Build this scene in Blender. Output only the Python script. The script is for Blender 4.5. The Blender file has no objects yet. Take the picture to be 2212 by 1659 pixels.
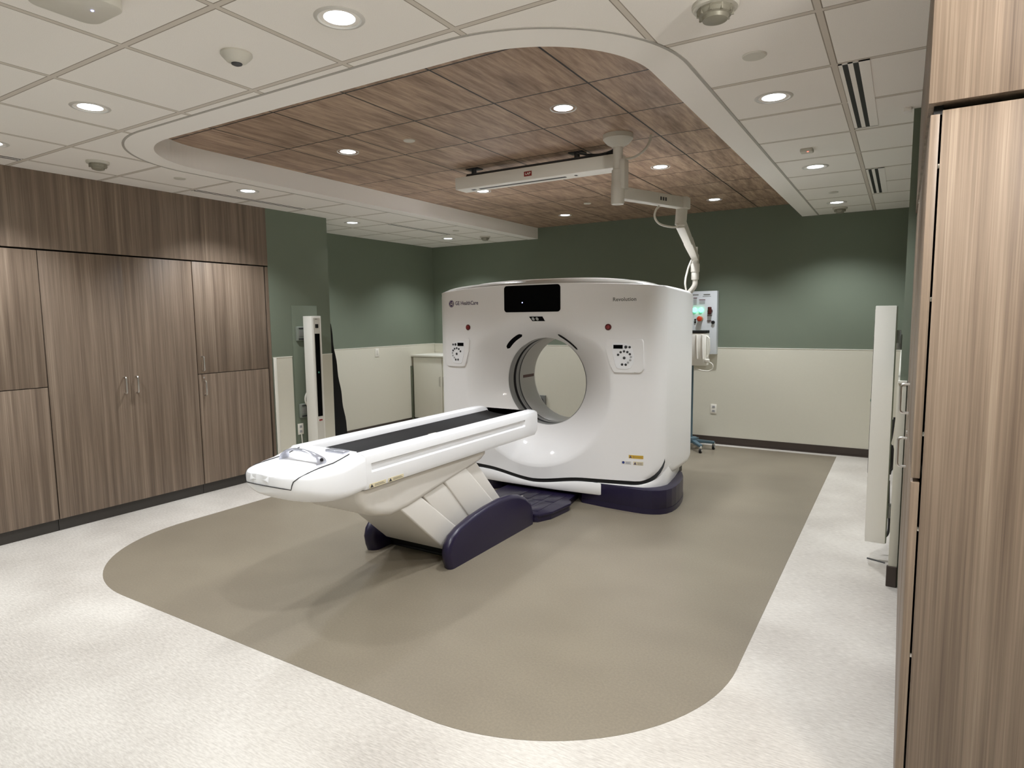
import bpy, bmesh, math, random
from mathutils import Vector, Matrix
random.seed(7)
S = bpy.context.scene
COL = S.collection
PI = math.pi

# ------------------------------------------------------------------ camera
cam_d = bpy.data.cameras.new('camera'); cam = bpy.data.objects.new('camera', cam_d); COL.objects.link(cam)
S.camera = cam
cam_d.sensor_fit = 'HORIZONTAL'; cam_d.sensor_width = 36.0
cam_d.lens = 36.0 * 1373.3 / 2212.0
cam_d.clip_start = 0.02; cam_d.clip_end = 60
CAM = Vector((0, 0, 1.602))
def cam_matrix(yaw, pitch, roll):
    Rz = Matrix.Rotation(yaw, 3, 'Z'); Rx = Matrix.Rotation(pitch, 3, 'X'); Ry = Matrix.Rotation(roll, 3, 'Y')
    M = Rz @ Rx @ Ry                       # columns: right, forward, up
    R = Matrix((M.col[0], M.col[2], -M.col[1])).transposed()
    return R.to_4x4()
cam.matrix_world = Matrix.Translation(CAM) @ cam_matrix(0.5505, -0.1035, 0.011)

# ------------------------------------------------------------------ world, exposure
w = bpy.data.worlds.new('world'); S.world = w; w.use_nodes = True
w.node_tree.nodes['Background'].inputs[0].default_value = (0.8, 0.85, 0.9, 1)
w.node_tree.nodes['Background'].inputs[1].default_value = 0.02
S.view_settings.view_transform = 'Standard'; S.view_settings.look = 'None'
S.view_settings.gamma = 1.0; S.view_settings.use_curve_mapping = False
S.view_settings.exposure = 0.66
SPOT_W = 78.0            # watts of each recessed downlight
DOME_W = 78.0            # watts of the added, unseen dome lamp
LENS_E = 4.5             # glow of the lit lens
S.cycles.max_bounces = 14; S.cycles.diffuse_bounces = 10; S.cycles.glossy_bounces = 4
S.cycles.sample_clamp_indirect = 6.0
S.cycles.use_denoising = True

# room dimensions (metres)
HC = 2.72; HW = 2.871; U = 0.6096
XL = -5.484; XA = -6.40; YB = 8.064
GX0, GY0 = -2.146, 1.495              # white ceiling grid origin
WX0, WY0 = -2.1317, 3.3046            # wood ceiling grid origin
YF = -3.0; XR = 1.9                   # behind / right of the viewpoint

# ------------------------------------------------------------------ materials
def srgb(r, g, b):
    f = lambda c: (c/255)/12.92 if c/255 <= .04045 else (((c/255)+.055)/1.055)**2.4
    return (f(r), f(g), f(b), 1)
MATS = {}
def mat(name, col, rough=.5, metal=0, emit=None, es=0, spec=.5, coat=0, var=0, vscale=30, bump=0, bscale=200):
    if name in MATS: return MATS[name]
    m = bpy.data.materials.new(name); m.use_nodes = True; nt = m.node_tree; b = nt.nodes['Principled BSDF']
    b.inputs['Base Color'].default_value = col; b.inputs['Roughness'].default_value = rough
    b.inputs['Metallic'].default_value = metal; b.inputs['Specular IOR Level'].default_value = spec
    b.inputs['Coat Weight'].default_value = coat
    if emit: b.inputs['Emission Color'].default_value = emit; b.inputs['Emission Strength'].default_value = es
    tc = nt.nodes.new('ShaderNodeTexCoord')
    nz = nt.nodes.new('ShaderNodeTexNoise'); nz.inputs['Scale'].default_value = vscale; nz.inputs['Detail'].default_value = 3
    nt.links.new(tc.outputs['Object'], nz.inputs['Vector'])
    mx = nt.nodes.new('ShaderNodeMix'); mx.data_type = 'RGBA'
    k = 1 - (var or .02); k2 = 1 + (var or .02)
    mx.inputs[6].default_value = (col[0]*k, col[1]*k, col[2]*k, 1); mx.inputs[7].default_value = (min(1, col[0]*k2), min(1, col[1]*k2), min(1, col[2]*k2), 1)
    nt.links.new(nz.outputs['Fac'], mx.inputs[0]); nt.links.new(mx.outputs[2], b.inputs['Base Color'])
    if bump:
        n2 = nt.nodes.new('ShaderNodeTexNoise'); n2.inputs['Scale'].default_value = bscale
        nt.links.new(tc.outputs['Object'], n2.inputs['Vector'])
        bp = nt.nodes.new('ShaderNodeBump'); bp.inputs['Strength'].default_value = bump; bp.inputs['Distance'].default_value = .002
        nt.links.new(n2.outputs['Fac'], bp.inputs['Height']); nt.links.new(bp.outputs[0], b.inputs['Normal'])
    MATS[name] = m; return m

def ramp(nt, pts):
    r = nt.nodes.new('ShaderNodeValToRGB'); e = r.color_ramp.elements
    while len(e) < len(pts): e.new(.5)
    for i, (p, c) in enumerate(pts): e[i].position = p; e[i].color = c
    return r
def wood(name, cols, scale, rough=.45, bump=.05, fine=(160, 160, 2.2)):
    """laminate: streaks run along the axis whose scale is small"""
    m = bpy.data.materials.new(name); m.use_nodes = True; nt = m.node_tree; b = nt.nodes['Principled BSDF']
    tc = nt.nodes.new('ShaderNodeTexCoord'); oi = nt.nodes.new('ShaderNodeObjectInfo')
    add = nt.nodes.new('ShaderNodeVectorMath'); add.operation = 'ADD'
    mu = nt.nodes.new('ShaderNodeMath'); mu.operation = 'MULTIPLY'; mu.inputs[1].default_value = 17.0
    nt.links.new(oi.outputs['Random'], mu.inputs[0]); nt.links.new(tc.outputs['Object'], add.inputs[0]); nt.links.new(mu.outputs[0], add.inputs[1])
    def layer(sc, detail):
        mp = nt.nodes.new('ShaderNodeMapping'); mp.inputs['Scale'].default_value = sc
        nz = nt.nodes.new('ShaderNodeTexNoise'); nz.inputs['Scale'].default_value = 1; nz.inputs['Detail'].default_value = detail; nz.inputs['Roughness'].default_value = .62
        nt.links.new(add.outputs[0], mp.inputs['Vector']); nt.links.new(mp.outputs[0], nz.inputs['Vector']); return nz
    a = layer(scale, 6); f = layer(fine, 3)
    mx = nt.nodes.new('ShaderNodeMix'); mx.inputs[0].default_value = .35
    nt.links.new(a.outputs['Fac'], mx.inputs[2]); nt.links.new(f.outputs['Fac'], mx.inputs[3])
    r = ramp(nt, cols); nt.links.new(mx.outputs[0], r.inputs[0]); nt.links.new(r.outputs[0], b.inputs['Base Color'])
    b.inputs['Roughness'].default_value = rough
    bp = nt.nodes.new('ShaderNodeBump'); bp.inputs['Strength'].default_value = bump; bp.inputs['Distance'].default_value = .001
    nt.links.new(mx.outputs[0], bp.inputs['Height']); nt.links.new(bp.outputs[0], b.inputs['Normal'])
    return m
WC = [(.30, srgb(86, 72, 60)), (.44, srgb(112, 96, 82)), (.56, srgb(134, 117, 101)), (.70, srgb(164, 147, 129))]
M_woodY = wood('wood laminate, grain upright', WC, (26, 26, .5), fine=(210, 210, 1.8))
M_panelX = wood('wood laminate end panel', WC, (24, 24, .45), fine=(240, 240, 1.5))
WW = [(.3, srgb(108, 86, 70)), (.45, srgb(150, 124, 105)), (.58, srgb(180, 154, 132)), (.74, srgb(208, 184, 162))]
def wood_tiles():
    m = wood('wood ceiling tile', WW, (16, 2.1, 4), .5, .04, (70, 6, 4)); nt = m.node_tree; b = nt.nodes['Principled BSDF']
    src = b.inputs['Base Color'].links[0].from_socket
    # offset grain per tile and draw the black reveal joints
    tc = [n for n in nt.nodes if n.type == 'TEX_COORD'][0]
    sp = nt.nodes.new('ShaderNodeSeparateXYZ'); nt.links.new(tc.outputs['Object'], sp.inputs[0])
    def M(op, a, b_=None):
        n = nt.nodes.new('ShaderNodeMath'); n.operation = op
        for i, v in enumerate((a, b_)):
            if v is None: continue
            if hasattr(v, 'links') or hasattr(v, 'is_output'): nt.links.new(v, n.inputs[i])
            else: n.inputs[i].default_value = v
        return n.outputs[0]
    outs = []; cells = []
    for ax, o in ((0, WX0), (1, WY0)):
        t = M('DIVIDE', M('SUBTRACT', sp.outputs[ax], o), U)
        cells.append(M('FLOOR', t))
        outs.append(M('ABSOLUTE', M('SUBTRACT', M('FRACT', M('ADD', t, .5)), .5)))
    d = M('LESS_THAN', M('MINIMUM', outs[0], outs[1]), .0095)
    mx = nt.nodes.new('ShaderNodeMix'); mx.data_type = 'RGBA'; nt.links.new(d, mx.inputs[0]); nt.links.new(src, mx.inputs[6]); mx.inputs[7].default_value = srgb(14, 9, 7)
    nt.links.new(mx.outputs[2], b.inputs['Base Color'])
    # per-tile grain offset
    add = [n for n in nt.nodes if n.type == 'VECT_MATH'][0]
    cb = nt.nodes.new('ShaderNodeCombineXYZ'); nt.links.new(M('MULTIPLY', cells[0], 3.7), cb.inputs[0]); nt.links.new(M('MULTIPLY', cells[1], 5.3), cb.inputs[1])
    a2 = nt.nodes.new('ShaderNodeVectorMath'); a2.operation = 'ADD'
    nt.links.new(tc.outputs['Object'], a2.inputs[0]); nt.links.new(cb.outputs[0], a2.inputs[1]); nt.links.new(a2.outputs[0], add.inputs[0])
    return m
M_woodC = wood_tiles()
def ceiling_mat():
    m = bpy.data.materials.new('white ceiling tile and grid'); m.use_nodes = True; nt = m.node_tree; b = nt.nodes['Principled BSDF']
    tc = nt.nodes.new('ShaderNodeTexCoord'); sp = nt.nodes.new('ShaderNodeSeparateXYZ'); nt.links.new(tc.outputs['Object'], sp.inputs[0])
    def M(op, a, b_=None, c=None):
        n = nt.nodes.new('ShaderNodeMath'); n.operation = op
        for i, v in enumerate((a, b_, c)):
            if v is None: continue
            if hasattr(v, 'is_output'): nt.links.new(v, n.inputs[i])
            else: n.inputs[i].default_value = v
        return n.outputs[0]
    ds = []
    for ax, o in ((0, GX0), (1, GY0)):
        t = M('DIVIDE', M('SUBTRACT', sp.outputs[ax], o), U)
        ds.append(M('MULTIPLY', M('ABSOLUTE', M('SUBTRACT', M('FRACT', M('ADD', t, .5)), .5)), U))
    d = M('MINIMUM', ds[0], ds[1])                        # metres to the nearest grid bar's centre line
    bar = M('LESS_THAN', d, .012)
    edge = M('LESS_THAN', M('ABSOLUTE', M('SUBTRACT', d, .0135)), .0022)  # shadow lines beside the grid bars, painted into the tile colour
    nz = nt.nodes.new('ShaderNodeTexNoise'); nz.inputs['Scale'].default_value = 350; nz.inputs['Detail'].default_value = 4
    nt.links.new(tc.outputs['Object'], nz.inputs['Vector'])
    r = ramp(nt, [(.3, srgb(240, 235, 229)), (.7, srgb(248, 244, 239))]); nt.links.new(nz.outputs['Fac'], r.inputs[0])
    m1 = nt.nodes.new('ShaderNodeMix'); m1.data_type = 'RGBA'; nt.links.new(bar, m1.inputs[0]); nt.links.new(r.outputs[0], m1.inputs[6]); m1.inputs[7].default_value = srgb(212, 204, 194)
    m2 = nt.nodes.new('ShaderNodeMix'); m2.data_type = 'RGBA'; nt.links.new(edge, m2.inputs[0]); nt.links.new(m1.outputs[2], m2.inputs[6]); m2.inputs[7].default_value = srgb(160, 151, 140)
    nt.links.new(m2.outputs[2], b.inputs['Base Color']); b.inputs['Roughness'].default_value = .9; b.inputs['Specular IOR Level'].default_value = .15
    mr = nt.nodes.new('ShaderNodeMapRange'); mr.inputs[1].default_value = .011; mr.inputs[2].default_value = .016; mr.inputs[3].default_value = 0; mr.inputs[4].default_value = 1
    nt.links.new(d, mr.inputs[0])
    h = M('ADD', M('MULTIPLY', mr.outputs[0], -1.0), M('MULTIPLY', nz.outputs['Fac'], .1))
    bp = nt.nodes.new('ShaderNodeBump'); bp.inputs['Strength'].default_value = .5; bp.inputs['Distance'].default_value = .004
    nt.links.new(h, bp.inputs['Height']); nt.links.new(bp.outputs[0], b.inputs['Normal'])
    return m
M_ceil = ceiling_mat()
def floor_mat(name, c1, c2, c3, rough, streak):
    m = bpy.data.materials.new(name); m.use_nodes = True; nt = m.node_tree; b = nt.nodes['Principled BSDF']
    tc = nt.nodes.new('ShaderNodeTexCoord')
    def N(sc, s=1, det=4):
        mp = nt.nodes.new('ShaderNodeMapping'); mp.inputs['Scale'].default_value = sc; mp.inputs['Rotation'].default_value = (0, 0, .05)
        n = nt.nodes.new('ShaderNodeTexNoise'); n.inputs['Scale'].default_value = s; n.inputs['Detail'].default_value = det; n.inputs['Roughness'].default_value = .65
        nt.links.new(tc.outputs['Object'], mp.inputs[0]); nt.links.new(mp.outputs[0], n.inputs['Vector']); return n
    a = N((28, 150, 1) if streak else (90, 90, 1)); c = N((1.1, 1.4, 1), 1, 2)
    mx = nt.nodes.new('ShaderNodeMix'); mx.inputs[0].default_value = .45
    nt.links.new(a.outputs['Fac'], mx.inputs[2]); nt.links.new(c.outputs['Fac'], mx.inputs[3])
    r = ramp(nt, [(.34, c1), (.5, c2), (.62, c3)]); nt.links.new(mx.outputs[0], r.inputs[0]); nt.links.new(r.outputs[0], b.inputs['Base Color'])
    b.inputs['Roughness'].default_value = rough; b.inputs['Specular IOR Level'].default_value = .4
    bp = nt.nodes.new('ShaderNodeBump'); bp.inputs['Strength'].default_value = .06; bp.inputs['Distance'].default_value = .002
    nt.links.new(a.outputs['Fac'], bp.inputs['Height']); nt.links.new(bp.outputs[0], b.inputs['Normal'])
    return m
M_floor = floor_mat('pale streaked sheet floor', srgb(162, 155, 147), srgb(189, 183, 175), srgb(206, 201, 193), .42, True)
M_inlay = floor_mat('brown sheet floor', srgb(117, 108, 94), srgb(125, 116, 101), srgb(132, 123, 107), .36, False)
M_green = mat('sage green wall paint', srgb(113, 122, 106), .75, var=.03, vscale=6, bump=.15, bscale=300)
M_cream = mat('cream wall panel', srgb(212, 208, 193), .55, var=.02, vscale=60, bump=.1, bscale=500)
M_creamcap = mat('cream panel cap', srgb(232, 229, 218), .45)
M_gyp = mat('white soffit paint', srgb(246, 242, 237), .85, var=.01, vscale=90, bump=.05)
M_fascia = mat('soffit fascia paint', srgb(214, 206, 194), .85, var=.01, bump=.05)
M_base = mat('dark brown rubber base', srgb(62, 52, 46), .45)
M_toe = mat('black toe kick', srgb(58, 54, 50), .5)
M_black = mat('black gap', srgb(10, 9, 9), .6)
M_white = mat('white machine shell', srgb(243, 241, 240), .38, spec=.5, coat=.15, var=.008)
M_white2 = mat('glossy white table shell', srgb(246, 246, 248), .3, coat=.2, var=.008)
M_beige = mat('warm grey table cover', srgb(218, 213, 206), .42, var=.01)
M_purple = mat('dark purple plastic', srgb(29, 22, 50), .34, coat=.1, var=.05)
M_purplek = mat('black-brown plastic', srgb(26, 22, 26), .4)
M_pad = mat('charcoal table pad', srgb(21, 20, 21), .6, spec=.25, var=.1, vscale=12)
M_glassk = mat('black screen', srgb(2, 2, 3), .5, spec=.06)
M_dark = mat('dark grey key', srgb(62, 62, 64), .5)
M_grey = mat('light grey key', srgb(178, 178, 178), .5)
M_bore = mat('grey bore liner', srgb(190, 188, 184), .32, var=.02)
M_ring = mat('mid grey bore ring', srgb(150, 149, 148), .35, var=.03)
M_seam = mat('dark seam', srgb(26, 22, 24), .6)
M_steel = mat('brushed steel', srgb(214, 211, 206), .3, metal=1)
M_silver = mat('silver plastic', srgb(196, 198, 208), .25, metal=.55)
M_red = mat('red button', srgb(138, 44, 44), .4)
M_redk = mat('dark red collar', srgb(90, 22, 24), .4)
M_logo = mat('purple badge', srgb(52, 30, 92), .4)
M_ink = mat('purple-grey print', srgb(92, 82, 104), .5)
M_inkg = mat('grey print', srgb(120, 120, 116), .5)
M_yel = mat('yellow warning label', srgb(206, 166, 50), .5)
M_lab = mat('white label', srgb(232, 228, 218), .5)
M_tan = mat('tan label', srgb(220, 208, 176), .5)
M_blue = mat('blue label mark', srgb(44, 62, 130), .5)
M_plas = mat('white device plastic', srgb(208, 204, 194), .45)
M_plasg = mat('greyed white device plastic', srgb(204, 200, 190), .5)
M_post = mat('off-white powder coat', srgb(234, 231, 223), .45, var=.02, vscale=200)
M_brass = mat('pale sprinkler metal', srgb(150, 146, 132), .45, metal=.3)
M_cord = mat('dark cable', srgb(46, 46, 48), .5)
M_cordw = mat('white cable', srgb(220, 216, 206), .45)
M_cloth = mat('black quilted cloth', srgb(4, 4, 4), .9, bump=.4, bscale=60)
M_teal = mat('blue grey cart base', srgb(74, 96, 106), .45)
M_plate = mat('smooth grey steel plate', srgb(150, 150, 146), .4, metal=.6)
M_panelw = mat('white control plate', srgb(214, 218, 222), .4)
M_gled = mat('green pilot light', srgb(70, 230, 160), .4, emit=srgb(90, 255, 180), es=3.5)
M_orange = mat('orange-red knob', srgb(196, 62, 28), .4)
M_dred = mat('dark red handle', srgb(74, 26, 22), .35)
M_lens = mat('lit downlight lens', (.9, .9, .9, 1), .4, emit=(.86, .93, 1, 1), es=LENS_E)
M_led = mat('blue led', (.1, .1, .8, 1), .4, emit=(.35, .4, 1, 1), es=6)
M_ledr = mat('red led', (.8, .1, .1, 1), .4, emit=(1, .15, .1, 1), es=2)
M_plugs = mat('dark olive side', srgb(92, 96, 78), .6)  # also stands in for the gap shadow beside the alcove cabinet

# ------------------------------------------------------------------ mesh helpers
class MB:
    def __init__(s): s.bm = bmesh.new(); s.mi = 0
    def _take(s, tmp, bevel=0, seg=2):
        if bevel > 0:
            bmesh.ops.bevel(tmp, geom=list(tmp.edges), offset=bevel, segments=seg, profile=.5, affect='EDGES', clamp_overlap=True)
        me = bpy.data.meshes.new('t'); tmp.to_mesh(me); tmp.free()
        n0 = len(s.bm.faces); s.bm.from_mesh(me); bpy.data.meshes.remove(me)
        s.bm.faces.ensure_lookup_table()
        for i in range(n0, len(s.bm.faces)): s.bm.faces[i].material_index = s.mi
        return s
    def box(s, x0, x1, y0, y1, z0, z1, bevel=0, seg=2, rot=None, piv=None):
        t = bmesh.new(); bmesh.ops.create_cube(t, size=1)
        for v in t.verts: v.co = Vector((x0+(v.co.x+.5)*(x1-x0), y0+(v.co.y+.5)*(y1-y0), z0+(v.co.z+.5)*(z1-z0)))
        if rot is not None:
            p = Vector(piv) if piv else Vector(((x0+x1)/2, (y0+y1)/2, (z0+z1)/2))
            for v in t.verts: v.co = rot @ (v.co-p) + p
        return s._take(t, bevel, seg)
    def cyl(s, p0, p1, r0, r1=None, n=24, bevel=0):
        r1 = r0 if r1 is None else r1
        p0, p1 = Vector(p0), Vector(p1); d = (p1-p0); q = d.to_track_quat('Z', 'Y')
        t = bmesh.new(); A = []; B = []
        for i in range(n):
            a = 2*PI*i/n; c = Vector((math.cos(a), math.sin(a), 0))
            A.append(t.verts.new(p0+q@(c*r0))); B.append(t.verts.new(p1+q@(c*r1)))
        for i in range(n): t.faces.new((A[i], A[(i+1) % n], B[(i+1) % n], B[i]))
        t.faces.new(A[::-1]); t.faces.new(B)
        if bevel:
            es = [e for e in t.edges if len(e.link_faces) == 2 and any(len(f.verts) > 4 for f in e.link_faces)]
            bmesh.ops.bevel(t, geom=es, offset=bevel, segments=2, profile=.5, affect='EDGES')
        return s._take(t)
    def lathe(s, c, prof, n=40, axis='z'):
        """prof: (r, h) pairs; revolved about the axis through c"""
        t = bmesh.new(); rows = []
        for r, h in prof:
            row = []
            for i in range(n):
                a = 2*PI*i/n; u, v = r*math.cos(a), r*math.sin(a)
                p = Vector((u, v, h)) if axis == 'z' else (Vector((u, h, v)) if axis == 'y' else Vector((h, u, v)))
                row.append(t.verts.new(Vector(c)+p))
            rows.append(row)
        for a, b in zip(rows, rows[1:]):
            for i in range(n): t.faces.new((a[i], a[(i+1) % n], b[(i+1) % n], b[i]))
        for row, rr in ((rows[0], prof[0][0]), (rows[-1], prof[-1][0])):
            if rr > 1e-5 : t.faces.new(row)
        bmesh.ops.remove_doubles(t, verts=list(t.verts), dist=1e-6)
        bmesh.ops.recalc_face_normals(t, faces=list(t.faces))
        return s._take(t)
    def tube(s, pts, r, n=10, closed=False, flat=1.0, sm=0):
        pts = [Vector(p) for p in pts]
        if sm:
            Q = []
            for i in range(len(pts)-1):
                p0, p1, p2, p3 = pts[max(i-1, 0)], pts[i], pts[i+1], pts[min(i+2, len(pts)-1)]
                for k in range(sm):
                    t_ = k/sm; Q.append(.5*((2*p1)+(p2-p0)*t_+(2*p0-5*p1+4*p2-p3)*t_*t_+(3*p1-p0-3*p2+p3)*t_**3))
            pts = Q+[pts[-1]]
        rr = r if isinstance(r, (list, tuple)) else [r]*len(pts)
        t = bmesh.new(); rows = []; up = None
        for i, p in enumerate(pts):
            d = (pts[min(i+1, len(pts)-1)]-pts[max(i-1, 0)]).normalized()
            if up is None:
                up = Vector((0, 0, 1)) if abs(d.z) < .9 else Vector((1, 0, 0))
            sd = d.cross(up).normalized(); up = sd.cross(d).normalized()
            rows.append([t.verts.new(p+sd*math.cos(2*PI*k/n)*rr[i]+up*math.sin(2*PI*k/n)*rr[i]*flat) for k in range(n)])
        for a, b in zip(rows, rows[1:]):
            for i in range(n): t.faces.new((a[i], a[(i+1) % n], b[(i+1) % n], b[i]))
        t.faces.new(rows[0][::-1]); t.faces.new(rows[-1])
        bmesh.ops.recalc_face_normals(t, faces=list(t.faces))
        return s._take(t)
    def prism(s, poly, axis, a, b, bevel=0, seg=2, shear=None):
        """poly in the plane normal to axis ('x': (y,z), 'y': (x,z), 'z': (x,y)), extruded a..b"""
        t = bmesh.new()
        f = {'x': lambda p, h: Vector((h, p[0], p[1])), 'y': lambda p, h: Vector((p[0], h, p[1])), 'z': lambda p, h: Vector((p[0], p[1], h))}[axis]
        A = [t.verts.new(f(p, a)) for p in poly]; B = [t.verts.new(f(p, b)) for p in poly]; n = len(poly)
        for i in range(n): t.faces.new((A[i], A[(i+1) % n], B[(i+1) % n], B[i]))
        t.faces.new(A[::-1]); t.faces.new(B)
        bmesh.ops.recalc_face_normals(t, faces=list(t.faces))
        return s._take(t, bevel, seg)
    def grid(s, rows, close_u=False, cap=False):
        t = bmesh.new(); R = [[t.verts.new(Vector(p)) for p in r] for r in rows]; n = len(rows[0])
        for a, b in zip(R, R[1:]):
            for i in range(n if close_u else n-1): t.faces.new((a[i], a[(i+1) % n], b[(i+1) % n], b[i]))
        if cap: t.faces.new(R[0][::-1]); t.faces.new(R[-1])
        bmesh.ops.remove_doubles(t, verts=list(t.verts), dist=1e-6)
        bmesh.ops.recalc_face_normals(t, faces=list(t.faces))
        return s._take(t)
    def poly(s, pts):
        t = bmesh.new(); f = t.faces.new([t.verts.new(Vector(p)) for p in pts])
        bmesh.ops.triangulate(t, faces=[f]); return s._take(t)
    def mesh(s, me):
        n0 = len(s.bm.faces); s.bm.from_mesh(me); s.bm.faces.ensure_lookup_table()
        for i in range(n0, len(s.bm.faces)): s.bm.faces[i].material_index = s.mi
        return s
    def map(s, f):
        for v in s.bm.verts: v.co = Vector(f(v.co))
        return s
    def build(s, name, m, parent=None, smooth=True, ang=35, origin=None):
        off = Vector((0, 0, 0)); q = parent
        while q is not None: off += q.location; q = q.parent
        if parent is None and origin is not None: off = Vector(origin)
        for v in s.bm.verts: v.co -= off
        me = bpy.data.meshes.new(name); s.bm.to_mesh(me); s.bm.free()
        for mm in (m if isinstance(m, (list, tuple)) else [m]): me.materials.append(mm)
        if smooth:
            me.polygons.foreach_set('use_smooth', [True]*len(me.polygons)); me.set_sharp_from_angle(angle=math.radians(ang))
        o = bpy.data.objects.new(name, me); COL.objects.link(o)
        if parent is not None: o.parent = parent
        elif origin is not None: o.location = off
        return o
def thing(name, label, cat, loc=(0, 0, 0), group=None):
    o = bpy.data.objects.new(name, None); COL.objects.link(o); o.location = loc; o.empty_display_size = .1
    o['label'] = label; o['category'] = cat
    if group: o['group'] = group
    return o
def tag(o, label, cat, group=None):
    o['label'] = label; o['category'] = cat
    if group: o['group'] = group
    return o
def struct(name, mb, m, smooth=False, **k):
    o = mb.build(name, m, None, smooth=smooth, **k); o['kind'] = 'structure'; return o
def rr2(cx, cy, wx, wy, r, n=6):
    """rounded rectangle outline"""
    P = []
    for sx, sy, a0 in ((1, 1, 0), (-1, 1, 90), (-1, -1, 180), (1, -1, 270)):
        for i in range(n+1):
            a = math.radians(a0+90*i/n); P.append((cx+sx*(wx/2-r)+r*math.cos(a), cy+sy*(wy/2-r)+r*math.sin(a)))
    return P
def text_mesh(body, size, extrude=.0006, shear=0, space=1.0, bold=0.0):
    c = bpy.data.curves.new('txt', 'FONT'); c.body = body; c.size = size; c.extrude = extrude; c.align_x = 'CENTER'; c.align_y = 'CENTER'
    c.shear = shear; c.space_character = space; c.offset = bold; c.resolution_u = 3
    o = bpy.data.objects.new('txt', c); COL.objects.link(o)
    dg = bpy.context.evaluated_depsgraph_get(); me = bpy.data.meshes.new_from_object(o.evaluated_get(dg))
    bpy.data.objects.remove(o); bpy.data.curves.remove(c); return me
def copy_tree(o, loc):
    r = o.copy(); COL.objects.link(r); r.location = loc
    for ch in o.children:
        c = ch.copy(); COL.objects.link(c); c.parent = r
    return r

# ------------------------------------------------------------------ floor
m = MB().box(XA-.1, XR, YF, YB+.1, -.05, 0)
struct('floor', m, M_floor)
def arc(cx, cy, r, a0, a1, n=24): return [(cx+r*math.cos(math.radians(a0+(a1-a0)*i/n)), cy+r*math.sin(math.radians(a0+(a1-a0)*i/n))) for i in range(n+1)]
fx0, fx1, fy0, fy1, fr = -4.85, -.575, 1.862, 7.93, 1.0
P = [(fx1, fy1), (fx0, fy1)] + arc(fx0+fr, fy0+fr, fr, 180, 270) + arc(fx1-fr, fy0+fr, fr, 270, 360)
m = MB().prism(P, 'z', 0, .0012)
struct('floor', m, M_inlay)

# ------------------------------------------------------------------ walls
def wall(name, x0, x1, y0, y1, z0=0, z1=3.1, m=M_green): return struct(name, MB().box(x0, x1, y0, y1, z0, z1), m)
wall('wall_back', XA-.1, .3, YB, YB+.1)
wall('wall_left', XA-.1, XA, 5.05, YB)                      # alcove side wall
wall('wall_left', XL-.916, XL, 4.256, 5.05, 0, HC+.1)      # painted pier between cabinets and alcove
wall('wall_left', XL-.1, XL, YF, 1.42)
wall('wall_left', XA-.1, XL-.62, 1.42, 4.256)               # behind the cabinets
wall('wall_right', 0, .3, 4.25, YB)
wall('wall_right', .70, .80, 2.13, 4.25)
wall('wall_right', .665, XR, 2.09, 2.12)
wall('wall_right', XR, XR+.1, YF, 2.18)
wall('wall_front', XL-.1, XR+.1, YF-.1, YF)

def wains(name, pl, a0, a1, z1, axis, side):
    """cream wall panel with cap; axis: plane normal"""
    m = MB(); t = .006*side
    if axis == 'y':
        m.box(a0, a1, min(pl, pl+t), max(pl, pl+t), .09, z1-.008); m.mi = 1; m.box(a0, a1, min(pl, pl+t*1.6), max(pl, pl+t*1.6), z1-.008, z1)
    else:
        m.box(min(pl, pl+t), max(pl, pl+t), a0, a1, .09, z1-.008); m.mi = 1; m.box(min(pl, pl+t*1.6), max(pl, pl+t*1.6), a0, a1, z1-.008, z1)
    return struct(name, m, [M_cream, M_creamcap])
wains('trim_1', YB, XA+.008, -.0, 1.212, 'y', -1)
wains('trim_2', XA, 5.07, YB-.008, 1.215, 'x', 1)
wains('trim_3', XL, 4.262, 4.50, 1.227, 'x', 1)
wains('trim_4', XL, 4.87, 5.052, 1.227, 'x', 1)
wains('trim_5', 0, 4.252, YB-.01, 1.212, 'x', -1)
struct('trim_6', MB().box(XL-.003, XL+.012, 4.262, 4.30, .09, 1.222, .004), M_creamcap, smooth=True)   # corner guard
struct('trim_7', MB().box(-.012, .034, 4.236, 4.252, .12, 1.21, .003), M_cream, smooth=True)            # guard on the right pier
m = MB(); m.box(-.010, .036, 4.228, 4.252, 1.205, 1.222, .003); struct('trim_8', m, M_creamcap, smooth=True)
def basebd(name, poly):
    return struct(name, poly, M_base)
struct('baseboard_back', MB().box(XA, -.0, YB-.012, YB, 0, .093).box(XA, 0, YB-.026, YB-.012, 0, .012), M_base)
struct('baseboard_left', MB().box(XA, XA+.012, 5.06, YB-.012, 0, .093), M_base)
struct('baseboard_left', MB().box(XL, XL+.012, 4.262, 5.06, 0, .093), M_base)
struct('baseboard_right', MB().box(-.012, 0, 4.26, YB-.012, 0, .093).box(-.02, .034, 4.228, 4.25, 0, .125, .004), M_base)
# painted equipment backing between the cream panels of the pier
struct('trim_9', MB().box(XL, XL+.006, 4.52, 4.86, .1, 1.757, .002), M_green, smooth=True)

# ------------------------------------------------------------------ ceilings
tx0, tx1, ty0, tr = -4.645, -.875, 2.172, .77
cx0, cx1, cy0, cr = -4.49, -1.035, 2.342, .6
def Upath(x0, x1, y0, r, n=24): return [(x0, YB)] + arc(x0+r, y0+r, r, 180, 270, n) + arc(x1-r, y0+r, r, 270, 360, n) + [(x1, YB)]
To, Ti = Upath(tx0, tx1, ty0, tr), Upath(cx0, cx1, cy0, cr)
out = [(XA-.05, YB), (XA-.05, YF), (XR, YF), (XR, YB), (tx1, YB)]
P = [(x, y, HC) for x, y in out] + [(x, y, HC) for x, y in To[::-1][1:]]
m = MB().poly(P)
o = struct('ceiling', m, M_ceil)
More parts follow.
